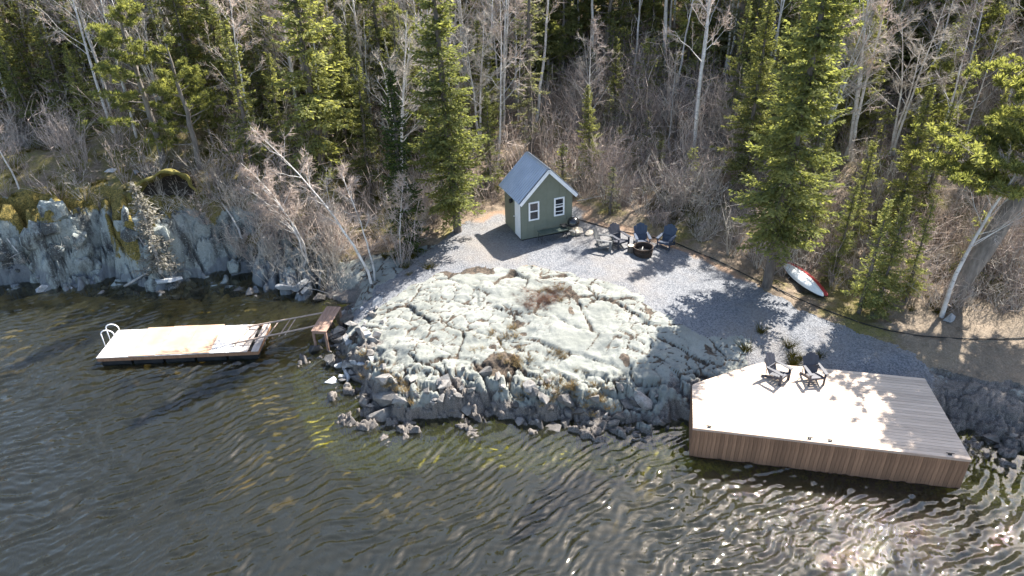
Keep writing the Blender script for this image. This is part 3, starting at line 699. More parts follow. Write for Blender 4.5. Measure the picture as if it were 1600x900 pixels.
chair(967, 384, R(30), 'chair_slate', 'slate adirondack chair between grey chair and fire pit, turned right', .95)
chair(1002, 385, R(2), 'chair_blue', 'blue adirondack chair straight behind the fire pit', .95)
chair(1040, 386, R(-34), 'chair_blue', 'blue adirondack chair right of the fire pit, in tree shade', .95)
# fire pit
MAT['rust_steel'] = simple('rust_steel', (.022, .018, .016), (.07, .045, .032), 9, .8, bump=.3)
MAT['ash'] = simple('ash', (.05, .048, .045), (.22, .21, .20), 14, 1., bump=.6)
p = gp(1004, 398)
fp = empty('fire_pit', p, 0, 'round dark steel fire pit ring on the gravel', 'fire pit')
MB().lathe([(.42, 0), (.43, .36), (.46, .38), (.46, .40), (.42, .40), (.40, .36), (.39, .0)], 28).build('ring', MAT['rust_steel'], fp, True)
MB().lathe([(.43, .16), (.445, .18), (.445, .22), (.43, .24)], 28).build('band', MAT['rust_steel'], fp, True)
MB().lathe([(.395, .10), (.2, .16), (.0, .18)], 20).build('ash_bed', MAT['ash'], fp)
for k in range(3): MB().tube([(.25 * math.cos(k * 2.1), .25 * math.sin(k * 2.1), .17), (-.2 * math.cos(k * 2.1 + .4), -.2 * math.sin(k * 2.1 + .4), .24)], .045, 7).build('charred_log', MAT['black_metal'], fp)
MAT['cut_wood'] = simple('cut_wood', (.42, .34, .25), (.62, .54, .43), 8, .85)
p = gp(985, 394); stp = empty('log_stump', p, .3, 'small pale log stump left of the fire pit', 'stump')
MB().lathe([(.15, 0), (.14, .05), (.135, .33), (.14, .34)], 14).build('bark_side', MAT['bark'], stp, True)
MB().lathe([(.139, .342), (0, .345)], 14).build('cut_top', MAT['cut_wood'], stp)

# ------------------------------------------------------------------ deck
def wood_mat(name, c1, c2, stretch, vary=.14, rough=.75):
    return simple(name, c1, c2, 3.2, rough, stretch, .25, .004, vary=vary)
MAT['deck_board'] = wood_mat('deck_board', (.46, .36, .275), (.58, .465, .365), (.6, 9, 4), .13)
MAT['skirt_board'] = wood_mat('skirt_board', (.18, .095, .055), (.30, .17, .10), (9, 9, .7), .22)
MAT['deck_rim'] = wood_mat('deck_rim', (.32, .22, .16), (.44, .33, .26), (.6, 9, 4), .1)
deck = empty('shore_deck', (DA[0], DA[1], 0), math.atan2(DU[1], DU[0]), 'wide wooden deck with vertical board skirt built over the water', 'deck')
NB = 27; BW = 3.98 / NB; rd = random.Random(3)
for k in range(NB):
    v0 = k * BW; v1 = v0 + BW - .012
    def lft(v): return .0 if v < 2.33 else (.1 + (v - 2.33) * 1.36 if v < 3.45 else 1.62 + (v - 3.45) * 1.6)
    def rgt(v): return 8.06 - .055 * v
    j = rd.uniform(2.6, 5.6)                          # each course has one butt joint
    for (a0, a1, b0, b1) in ((lft(v0), j - .003, lft(v1), j - .003), (j + .003, rgt(v0), j + .003, rgt(v1))):
        zt = DECK_Z + rd.uniform(-.0015, .0015)
        MB().hexa([(a0, v0, DECK_Z - .036), (a1, v0, DECK_Z - .036), (b1, v1, DECK_Z - .036), (b0, v1, DECK_Z - .036), (a0, v0, zt), (a1, v0, zt), (b1, v1, zt), (b0, v1, zt)]).build('deck_board', MAT['deck_board'], deck)
NSK = 64; wv = 8.06 / NSK
sk = MB().box((0, 0, 0), (wv - .007, .024, 1.0)).data('skirt_board', MAT['skirt_board'])
for k in range(NSK): obj('skirt_board', sk, deck, ((k + .5) * wv, .012 + rd.uniform(-.003, .003), .56 + rd.uniform(-.012, .012)), (0, 0, 0), (1, 1, 1.16 + rd.uniform(0, .03)))
for k in range(31):
    t = (k + .5) / 31; obj('skirt_board', sk, deck, (8.06 - .055 * t * 3.95 - .014, .03 + t * 3.9, .56), (0, 0, R(90 + 3.1)), (1, 1, 1.16))
for k in range(18): obj('skirt_board', sk, deck, (.014, .08 + k * wv, .56), (0, 0, R(90)), (1, 1, 1.16))
MB().box((4.03, -.012, DECK_Z - .045), (8.08, .022, .085)).build('rim_board', MAT['deck_rim'], deck)
MB().box((4.6, 1.75, 1.07), (6.4, 3.2, .14)).build('joist_frame', MAT['skirt_board'], deck)
for u in (.5, 3.52, 4.12, 7.5):
    cl = MB(); cl.box((u, .10, DECK_Z + .012), (.10, .05, .02)); cl.tube([(u - .035, .1, DECK_Z + .02), (u - .035, .1, DECK_Z + .06)], .012); cl.tube([(u + .035, .1, DECK_Z + .02), (u + .035, .1, DECK_Z + .06)], .012)
    cl.tube([(u - .12, .1, DECK_Z + .07), (u - .05, .1, DECK_Z + .062), (u + .05, .1, DECK_Z + .062), (u + .12, .1, DECK_Z + .07)], [.008, .014, .014, .008]); cl.build('mooring_cleat', MAT['black_metal'], deck)

# ------------------------------------------------------------------ floating dock, gangway and landing platform
MAT['dock_white'] = wood_mat('dock_white', (.45, .43, .41), (.58, .56, .53), (6, 1, 4), .08)
MAT['dock_tan'] = simple('dock_tan', (.38, .245, .16), (.49, .34, .235), 1.5, .75, vary=.06)
MAT['dock_grey'] = wood_mat('dock_grey', (.32, .28, .25), (.46, .41, .37), (6, 1, 4), .12)
MAT['float_black'] = simple('float_black', (.012, .013, .014), (.03, .03, .032), 4, .5)
MAT['white_paint'] = simple('white_paint', (.75, .75, .75), (.82, .82, .82), 6, .4)
dk = empty('floating_dock', (-16.5, 23.2, 0), R(1.8), 'long low floating dock with white and tan deck panels', 'dock')
DL, DW = 6.35, 2.0
nbd = 44; bw = DL / nbd
for k in range(nbd):
    u = (k + .5) * bw; mt = 'dock_white' if u < 5.55 else 'dock_grey'
    if u > 5.6 and k % 3 == 2: continue
    MB().box((u, DW / 2, .395), (bw - .008, DW + rd.uniform(-.02, .02), .03)).build('dock_board', MAT[mt], dk)
for a0, a1, e in ((1.25, 2.30, 0.), (2.31, 3.36, .03), (3.37, 4.42, .015)):
    MB().box(((a0 + a1) / 2, DW / 2 + .03 + e, .423), (a1 - a0, DW + .06, .018)).build('plywood_sheet', MAT['dock_tan'], dk)
for yy in (.03, DW - .03): MB().box((DL / 2, yy, .30), (DL - .02, .05, .15)).build('side_beam', MAT['skirt_board'], dk)
for xx in (.03, DL - .03): MB().box((xx, DW / 2, .30), (.05, DW - .12, .15)).build('end_beam', MAT['skirt_board'], dk)
for k in range(5): MB().box((.68 + k * 1.25, DW / 2, .07), (1.15, DW - .16, .31), bev=.04).build('float', MAT['float_black'], dk)
ldr = empty('dock_ladder', (-16.5, 23.2, 0), R(1.8), 'white hooped swim ladder at the left end of the floating dock', 'ladder')
for v in (1.15, 1.60):
    pts = [(.30, v, .44), (.30, v, .75)] + [(.04 + .26 * math.cos(t), v, .75 + .26 * math.sin(t) * .8) for t in np.linspace(.3, 2.85, 7)] + [(-.21, v, .75), (-.21, v, -.7)]
    MB().tube(pts, .024, 8).build('hoop_rail', MAT['white_paint'], ldr, True)
for k in range(4): MB().tube([(-.21, 1.15, .15 - k * .25), (-.21, 1.60, .15 - k * .25)], .02, 6).build('rung', MAT['white_paint'], ldr)
MAT['old_pipe'] = simple('old_pipe', (.30, .22, .17), (.46, .36, .29), 6, .7)
gw = empty('gangway', (-10.3, 24.5, .45), 0, 'bare gangway frame of two rusty rails between dock and platform', 'gangway')
g0 = np.array([-10.3, 24.5, .45])
r1 = [at(385, 511, .5) - g0, at(508, 488, .92) - g0]; r2 = [at(362, 537, .5) - g0, at(498, 508, .92) - g0]
for r_ in (r1, r2): MB().tube(r_, .035, 6).build('rail', MAT['old_pipe'], gw)
for t in (.04, .16, .28, .40, .55, .62):
    a_ = r1[0] * (1 - t) + r1[1] * t; b_ = r2[0] * (1 - t) + r2[1] * t; o_ = np.array([0, 0, -.05])
    MB().tube([a_ + (a_ - b_) * .12 + o_, b_ + (b_ - a_) * .12 + o_], .024, 6).build('crossbar', MAT['old_pipe'], gw)
MAT['brown_board'] = wood_mat('brown_board', (.20, .125, .09), (.33, .22, .165), (9, .7, 4), .15)
pc = at(510, 498, .95)
pf = empty('landing_platform', (pc[0], pc[1], 0), R(-7), 'small brown plank landing platform on the rocks at the end of the gangway', 'platform')
for k in range(4): MB().box((-.24 + k * .16, 0, .945), (.152, 1.9, .04), bev=.005).build('plank', MAT['brown_board'], pf)
for s in (-.9, .9):
    MB().box((0, s, .875), (.58, .07, .10)).build('bearer', MAT['brown_board'], pf)
    for e in (-.25, .25): MB().box((e, s, .36), (.09, .09, .93)).build('post', MAT['brown_board'], pf)

# ------------------------------------------------------------------ boats, hose
MAT['hull_white'] = simple('hull_white', (.66, .69, .69), (.76, .78, .78), 2, .35)
MAT['hull_red'] = simple('hull_red', (.32, .03, .03), (.42, .05, .05), 2, .4)
MAT['rubber'] = simple('rubber', (.010, .010, .011), (.02, .02, .02), 4, .6)
def hull(name, pa, pb, wid, hgt, mat, rim, label, cat, tilt=0.):
    d = pb - pa; L = float(np.hypot(d[0], d[1])); mid = (pa + pb) / 2
    e = empty(name, mid, math.atan2(d[1], d[0]), label, cat); e.rotation_euler[0] = tilt
    n, k = 22, 12; V = []; F = []; ring = []
    for i in range(n + 1):
        t = i / n; s = max(math.sin(math.pi * t), .0) ** .62; xx = (t - .5) * L
        rise = .05 + .10 * (abs(t - .5) * 2) ** 4 * 0
        for j in range(k + 1):
            a = math.pi * j / k; V.append((xx, math.cos(a) * wid / 2 * s, .06 + math.sin(a) ** .8 * hgt * (s ** .6)))
    for i in range(n):
        for j in range(k): F.append((i * (k + 1) + j, i * (k + 1) + j + 1, (i + 1) * (k + 1) + j + 1, (i + 1) * (k + 1) + j))
    MB().add(V, F).build('hull', MAT[mat], e, True)
    for s_ in (-1, 1):
        pts = [((t - .5) * L, s_ * (wid / 2 * max(math.sin(math.pi * t), 0) ** .62 + .005), .06) for t in np.linspace(0, 1, 24)]
        MB().tube(pts, .028, 6).build('gunwale', MAT[rim], e)
    MB().tube([((t - .5) * L, 0, .065 + hgt * max(math.sin(math.pi * t), 0) ** .37) for t in np.linspace(.03, .97, 20)], .015, 6).build('keel_strip', MAT[mat], e)
    return e
hull('upturned_canoe', gp(1224, 412), gp(1286, 470), .68, .22, 'hull_white', 'rubber', 'white canoe lying hull up on the ground below the firs', 'canoe', R(4))
hull('upturned_kayak', gp(1231, 409), gp(1291, 468), .56, .16, 'hull_red', 'hull_red', 'red kayak lying hull up behind the white canoe', 'kayak', R(-4))
hp = [(890, 340), (930, 352), (958, 360), (1000, 368), (1052, 379), (1080, 392), (1130, 413), (1175, 436), (1205, 448), (1250, 470), (1300, 490), (1345, 506), (1380, 517), (1430, 526), (1500, 531), (1560, 532), (1640, 527)]
pts = []
for (a0, b0), (a1, b1) in zip(hp[:-1], hp[1:]):
    for t in np.linspace(0, 1, 6)[:-1]:
        q_ = gp(a0 + (a1 - a0) * t, b0 + (b1 - b0) * t); pts.append(q_ + np.array([0, 0, .035]))
pts = np.array(pts); 
for _ in range(2): pts[1:-1] = (pts[:-2] + 2 * pts[1:-1] + pts[2:]) / 4
tag(MB().tube(pts, .022, 6).build('water_hose', MAT['rubber'], None, True), 'long black hose along the back edge of the gravel', 'hose')

# ------------------------------------------------------------------ vegetation: prototypes (meshes shared by all trees of a kind)
def rhombs(C, A, B):
    """leaf-sized diamonds: centres, half length vectors, half width vectors"""
    V = np.stack([C - A, C + B + A * .15, C + A, C - B + A * .15], 1).reshape(-1, 3)
    return V, np.arange(len(V)).reshape(-1, 4)
def unit(v): return v / (np.linalg.norm(v, axis=-1, keepdims=True) + 1e-9)
def join(parts):
    V = []; F = []; b = 0
    for v, f in parts: V.append(v); F.append(f + b); b += len(v)
    return np.vstack(V), np.vstack(F)
def cones(P0, P1, r):
    """thin three-sided twigs from P0 to P1 that taper to a point"""
    n = len(P0); T = unit(P1 - P0); ref = np.where(np.abs(T[:, 2:3]) < .8, np.array([[0, 0, 1.]]), np.array([[1., 0, 0]]))
    A = unit(np.cross(T, ref)); B = np.cross(T, A); r = np.broadcast_to(np.asarray(r, float), (n,))[:, None]
    V = np.stack([P0 + A * r, P0 + (-.5 * A + .87 * B) * r, P0 + (-.5 * A - .87 * B) * r, P1], 1).reshape(-1, 3)
    b = np.arange(n)[:, None] * 4
    F = np.concatenate([b + np.array([[0, 1, 3]]), b + np.array([[1, 2, 3]]), b + np.array([[2, 0, 3]])], 0)
    return V, F
def spruce(seed, h, r, z0=.12, dens=1.0, leaf=.13, wid=.30, power=.85, droop=.25, ragged=.25, lean=(0, 0)):
    g = np.random.default_rng(seed)
    zz = np.linspace(0, h, 14); tx = g.normal(0, .02, 14).cumsum() + lean[0] * zz / h; ty = g.normal(0, .02, 14).cumsum() + lean[1] * zz / h
    TP = np.stack([tx, ty, zz], 1); r0 = .010 * h + .05
    trunk = tube_arr(TP, r0 * (1 - zz / h) ** .85 + .012, 8)
    wood = []; C = []; A = []; B = []; tint = []
    z = z0 * h
    while z < h * .985:
        t = (z - z0 * h) / (h * (1 - z0)); Lmax = r * ((1 - t) ** power) * (.55 + .45 * min(1, t * 6 + .35)) + .08
        for k in range(int(g.integers(4, 7))):
            if g.random() > dens * .95: continue
            L = Lmax * g.uniform(1 - ragged * 1.6, 1 + ragged * .5); az = g.uniform(0, 6.283)
            out = np.array([math.cos(az), math.sin(az), 0]); sd_ = np.array([-out[1], out[0], 0])
            el = math.radians(-18 + 58 * t + g.normal(0, 6)); o = np.array([np.interp(z, zz, tx), np.interp(z, zz, ty), z + g.uniform(-.1, .1)])
            n = max(3, int(L / .105)); s = np.linspace(.03, 1, n)
            dr = droop * L * (s * (1.3 - s))
            sp = o + out * (L * s * math.cos(el))[:, None]; sp[:, 2] += L * s * math.sin(el) - dr + .12 * L * np.clip(s - .6, 0, 1)
            wood.append(tube_arr(np.vstack([o, sp[n // 3], sp[2 * n // 3], sp[-1]]), [.010 + .010 * L, .007 + .005 * L, .006, .003], 3))
            for side in (-1, 1):
                tl = (.10 + .42 * L * (1 - s) ** .8) * g.uniform(.6, 1.15, n)
                dirs = unit(out * .75 + sd_ * side * .8 + np.array([0, 0, -.18]) + g.normal(0, .16, (n, 3)))
                m = np.maximum(1, np.round(tl / (leaf * .78)).astype(int)); ii = np.repeat(np.arange(n), m)
                fr = (np.concatenate([np.arange(q) for q in m]) + .6) / np.repeat(m, m)
                c = sp[ii] + dirs[ii] * (tl[ii] * fr)[:, None] + g.normal(0, .022, (len(ii), 3)); c[:, 2] -= .10 * (tl[ii] * fr) ** 1.5
                a = unit(dirs[ii] + g.normal(0, .38, (len(ii), 3))) * (leaf * g.uniform(.5, .85, len(ii)))[:, None]
                bb = unit(np.cross(a, np.array([0, 0, 1.]) + g.normal(0, .55, (len(ii), 3)))) * (leaf * wid * g.uniform(.6, 1.2, len(ii)))[:, None]
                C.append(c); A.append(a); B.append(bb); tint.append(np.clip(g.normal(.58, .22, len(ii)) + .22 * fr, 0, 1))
            a = unit(out + np.array([0, 0, .35]) + g.normal(0, .4, (n, 3))) * (leaf * .7); bb = unit(np.cross(a, g.normal(0, 1, (n, 3)))) * leaf * wid
            C.append(sp); A.append(a); B.append(bb); tint.append(np.clip(g.normal(.5, .2, n), 0, 1))
        z += g.uniform(.16, .30) * (.75 + .5 * (1 - t)) / max(.6, dens)
    Cc = np.vstack(C); fol = rhombs(Cc, np.vstack(A), np.vstack(B))
    return trunk, join(wood), fol, np.repeat(np.concatenate(tint), 4)
def pine(seed, h, r, z0=.35, tufts=9, lean=(0, 0), limbs=26, leaf=.17):
    g = np.random.default_rng(seed)
    zz = np.linspace(0, h, 14); bend = g.normal(0, .035, (14, 2)).cumsum(0)
    TP = np.stack([bend[:, 0] + lean[0] * (zz / h) ** 1.1, bend[:, 1] + lean[1] * (zz / h) ** 1.1, zz], 1)
    trunk = tube_arr(TP, (.016 * h + .04) * (1.6 if h > 12 else 1) * (1 - zz / h) ** .7 + .02, 9)
    wood = []; C = []; A = []; B = []; tint = []
    for k in range(limbs):
        t = (k + g.random()) / limbs; z = h * (z0 + (1 - z0) * t * .98); az = g.uniform(0, 6.283)
        L = r * (1 - t) ** .55 * g.uniform(.55, 1.1) + .25; out = np.array([math.cos(az), math.sin(az), 0.]); sd_ = np.array([-out[1], out[0], 0])
        o = np.array([np.interp(z, zz, TP[:, 0]), np.interp(z, zz, TP[:, 1]), z]); s = np.linspace(0, 1, 6)
        up = g.uniform(.05, .35) + .35 * t
        P = o + out * (L * s)[:, None] + np.array([0, 0, 1.]) * (L * (up * s + .18 * s * s - .12 * s))[:, None] + sd_ * (g.normal(0, .08) * L * s * s)[:, None]
        wood.append(tube_arr(P, np.linspace(.018 + .012 * L, .008, 6), 5))
        nt_ = int(tufts * (1 + L))
        for q_ in range(nt_):
            s_ = g.uniform(.35, 1.05); b0 = o + (P[-1] - o) * s_; b0[2] = np.interp(s_, s, P[:, 2]); e = b0 + sd_ * g.normal(0, .24 * L) + out * g.uniform(-.05, .22) * L + np.array([0, 0, g.uniform(-.02, .2)])
            wood.append(tube_arr(np.array([b0 - out * .2 * L * s_ * .5, (b0 + e) / 2, e]), [.009, .007, .004], 3))
            n = 46; dv = unit(g.normal(0, 1, (n, 3)) + np.array([0, 0, .55]) + out * .4)
            c = e + dv * g.uniform(.03, .16, n)[:, None]; a = dv * (leaf * g.uniform(.4, .7, n))[:, None]
            bb = unit(np.cross(dv, g.normal(0, 1, (n, 3)))) * (leaf * .11)
            C.append(c); A.append(a); B.append(bb); tint.append(np.clip(g.normal(.3 + .5 * g.random(), .15, n), 0, 1))
    fol = rhombs(np.vstack(C), np.vstack(A), np.vstack(B))
    return trunk, join(wood), fol, np.repeat(np.concatenate(tint), 4)
def birch(seed, h, lean=(0, 0), limbs=16, bare=.38, spread=.34, rad=None, stems=1, twigs=9, curve=1.6, fork=False):
    """a leafless birch: white trunk and limbs, fine twigs"""
    g = np.random.default_rng(seed); white = []; mid = []; P0 = []; P1 = []; RR = []
    for st_ in range(stems):
        lx, ly = lean[0] + g.normal(0, .09 * h) * (stems > 1), lean[1] + g.normal(0, .09 * h) * (stems > 1)
        zz = np.linspace(0, h * (1 - .12 * st_), 12); tt = zz / zz[-1]; bend = g.normal(0, .03, (12, 2)).cumsum(0)
        TP = np.stack([bend[:, 0] + lx * tt ** curve, bend[:, 1] + ly * tt ** curve, zz * (1 - .0 * tt)], 1); TP[0, :2] += g.normal(0, .12, 2) * (stems > 1)
        r0 = rad or .0065 * h + .018
        white.append(tube_arr(TP, r0 * (1 - .86 * tt), 7))
        for k in range(limbs):
            t = bare + (1 - bare) * (k + g.random()) / limbs * .96; o = np.array([np.interp(t, tt, TP[:, i]) for i in range(3)])
            tdir = unit(np.array([np.interp(min(t + .05, 1), tt, TP[:, i]) for i in range(3)]) - o + 1e-6)
            az = g.uniform(0, 6.283); out = np.array([math.cos(az), math.sin(az), 0.]); L = spread * h * (1.05 - t) ** .7 * g.uniform(.5, 1.1) + .15
            d0 = unit(tdir * g.uniform(.55, 1.1) + out * .8); s = np.linspace(0, 1, 5)
            LP = o + d0 * (L * s)[:, None] + np.array([0, 0, 1.]) * (L * g.uniform(-.05, .22) * s * s)[:, None] + g.normal(0, .035 * L, (5, 3)) * s[:, None]
            white.append(tube_arr(LP, np.linspace(max(.35 * r0 * (1.1 - t), .012), .007, 5), 4))
            for q_ in range(5):
                s_ = g.uniform(.25, .98); b0 = np.array([np.interp(s_, s, LP[:, i]) for i in range(3)])
                d1 = unit(d0 + g.normal(0, .5, 3)); L2 = L * g.uniform(.25, .55); b1 = b0 + d1 * L2 + np.array([0, 0, .06 * L2])
                mid.append(tube_arr(np.array([b0, (b0 + b1) / 2 + g.normal(0, .03 * L2, 3), b1]), [.012, .009, .006], 3))
                n = twigs; f = g.uniform(.15, 1, n)[:, None]; q0 = b0 + (b1 - b0) * f
                P0.append(q0); P1.append(q0 + unit(d1 + g.normal(0, .55, (n, 3))) * g.uniform(.15, .55, n)[:, None]); RR.append(np.full(n, .0088))
                m = n; q0 = P1[-1] * .45 + q0 * .55; P0.append(q0); P1.append(q0 + unit(d1 + g.normal(0, .8, (m, 3))) * g.uniform(.1, .32, m)[:, None]); RR.append(np.full(m, .007))
    tw = cones(np.vstack(P0), np.vstack(P1), np.concatenate(RR))
    return join(white), join(mid), tw
def bush(seed, h, r, stems=22, sub=5):
    g = np.random.default_rng(seed); P0 = []; P1 = []; RR = []
    for k in range(stems):
        az = g.uniform(0, 6.283); b0 = np.array([math.cos(az), math.sin(az), 0]) * g.uniform(0, .25) * r
        d = unit(np.array([math.cos(az) * r, math.sin(az) * r, h]) * np.array([g.uniform(.2, 1.1)] * 2 + [1.]) + g.normal(0, .12, 3)); L = h * g.uniform(.55, 1.15)
        mid_ = b0 + d * L * .5 + g.normal(0, .06 * L, 3); e = mid_ + unit(d + g.normal(0, .35, 3)) * L * .5
        P0 += [b0, mid_]; P1 += [mid_ + (mid_ - b0) * .25, e]; RR += [.013, .009]
        for q_ in range(sub):
            s_ = g.uniform(.1, 1); o = b0 + (mid_ - b0) * s_ if g.random() < .35 else mid_ + (e - mid_) * s_
            e2 = o + unit(d + g.normal(0, .75, 3)) * L * g.uniform(.15, .42); P0.append(o); P1.append(e2); RR.append(.0075)
            for w_ in range(2):
                o2 = o + (e2 - o) * g.uniform(.3, .95); P0.append(o2); P1.append(o2 + unit(e2 - o + g.normal(0, .12, 3) * 1.5) * L * g.uniform(.06, .2)); RR.append(.0055)
    return cones(np.array(P0), np.array(P1), np.array(RR))
PROTO = {}
def proto_conifer(key, gen, mat, bark):
    tr, wd, fo, ti = gen
    PROTO[key] = [('trunk', mesh_data('trunk', tr[0], tr[1], MAT[bark], True)), ('branches', mesh_data('branches', wd[0], wd[1], MAT[bark])),
                  ('crown', mesh_data('crown', fo[0], fo[1], MAT[mat], False, dict(tint=ti)))]
def proto_birch(key, gen, twig='pink_twig', bark='birch_bark'):
    wh, md, tw = gen
    PROTO[key] = [('trunk', mesh_data('trunk', wh[0], wh[1], MAT[bark], True)), ('branches', mesh_data('branches', md[0], md[1], MAT['grey_twig'])),
                  ('crown', mesh_data('crown', tw[0], tw[1], MAT[twig]))]
TREE_N = {'spruce': 'spruce_tree', 'fir': 'fir_tree', 'pine': 'pine_tree', 'birch': 'birch_tree', 'dead': 'dead_spruce', 'sapling': 'fir_sapling', 'bush': 'bare_bush'}
PLACED = []
def plant(name, key, pos, label, cat='tree', scale=1.0, rz=0., group=None, tilt=(0, 0), sz=None):
    o = empty(name, (pos[0], pos[1], pos[2] - .08), rz, label, cat, group)
    o.rotation_euler = (tilt[0], tilt[1], rz); o.scale = (scale, scale, sz or scale)
    for nm, me in PROTO[key]:
        c_ = obj(nm, me, o)
        if nm != 'trunk': c_['kind'] = 'stuff'
    PLACED.append((pos[0], pos[1])); return o
# ---- prototypes
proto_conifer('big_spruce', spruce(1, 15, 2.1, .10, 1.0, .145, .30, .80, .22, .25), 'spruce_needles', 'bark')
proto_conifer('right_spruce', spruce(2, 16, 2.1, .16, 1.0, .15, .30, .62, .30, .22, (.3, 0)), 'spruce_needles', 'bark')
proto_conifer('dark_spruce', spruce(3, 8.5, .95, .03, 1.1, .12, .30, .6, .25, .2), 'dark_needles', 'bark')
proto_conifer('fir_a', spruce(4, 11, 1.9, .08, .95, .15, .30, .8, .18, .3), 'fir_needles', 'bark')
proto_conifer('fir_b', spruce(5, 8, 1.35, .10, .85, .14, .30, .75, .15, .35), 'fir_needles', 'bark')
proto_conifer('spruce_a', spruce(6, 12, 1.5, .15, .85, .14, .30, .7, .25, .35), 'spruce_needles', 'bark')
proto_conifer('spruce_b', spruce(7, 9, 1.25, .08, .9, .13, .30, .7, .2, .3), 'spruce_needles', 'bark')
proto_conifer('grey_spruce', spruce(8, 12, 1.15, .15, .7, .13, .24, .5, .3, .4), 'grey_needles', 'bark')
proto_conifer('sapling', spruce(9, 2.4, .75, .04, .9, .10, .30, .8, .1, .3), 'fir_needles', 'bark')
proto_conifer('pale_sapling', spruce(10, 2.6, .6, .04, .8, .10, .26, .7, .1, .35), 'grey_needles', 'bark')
proto_conifer('dead_spruce', spruce(11, 4.6, 1.1, .06, 1.1, .14, .26, .75, .35, .4), 'dead_needles', 'dead_wood')
proto_conifer('rust_fir', spruce(12, 3.0, .9, .1, .6, .11, .16, .7, .2, .4), 'rust_needles', 'bark')
proto_conifer('pine_a', pine(20, 8, 2.1, .25, 9, limbs=24), 'pine_needles', 'pine_bark')
proto_conifer('pine_b', pine(21, 6.5, 1.7, .2, 9, limbs=20), 'pine_needles', 'pine_bark')
proto_conifer('pine_lean', pine(22, 13, 3.2, .34, 20, (4.3, .4), 42, .2), 'pine_needles', 'pine_bark')
proto_birch('birch_a', birch(30, 10, (.3, 0)))
proto_birch('birch_b', birch(31, 9, (-.8, .2), stems=2, limbs=13))
proto_birch('birch_c', birch(32, 11, (.6, .3), limbs=18, bare=.45))
proto_birch('birch_d', birch(33, 8, (-.4, -.2), limbs=14, bare=.3), 'twig')
proto_birch('birch_e', birch(34, 9, (0, 0), stems=3, limbs=11, bare=.3), 'grey_twig')
proto_birch('birch_left_lean', birch(35, 7.4, (-4.2, .6), limbs=15, bare=.4, stems=1, curve=1.5))
proto_birch('birch_thin', birch(36, 5.2, (-.9, .2), limbs=9, bare=.45, spread=.22, rad=.045))
proto_birch('birch_arch', birch(37, 5.2, (-2.4, .3), limbs=12, bare=.38, stems=3, spread=.3, curve=2.4))
proto_birch('birch_right', birch(38, 7.0, (1.7, .3), limbs=14, bare=.35, rad=.10, curve=1.9))
proto_birch('birch_pole', birch(39, 9.5, (.1, .2), limbs=12, bare=.5, rad=.11))
proto_birch('birch_vee', birch(40, 9, (-.6, .2), limbs=13, bare=.3, stems=3, rad=.085))
proto_birch('birch_dead', birch(41, 6.5, (.6, .2), limbs=16, bare=.2, spread=.26, twigs=3), 'grey_twig', 'dead_wood')
BUSH = [bush(50 + k, 1.5 + .25 * k, 1.1, 20 + 2 * k) for k in range(4)]
for k in range(4): PROTO['bush%d' % k] = [('twigs', mesh_data('twigs', BUSH[k][0], BUSH[k][1], MAT[['twig', 'grey_twig', 'pink_twig', 'twig'][k]]))]

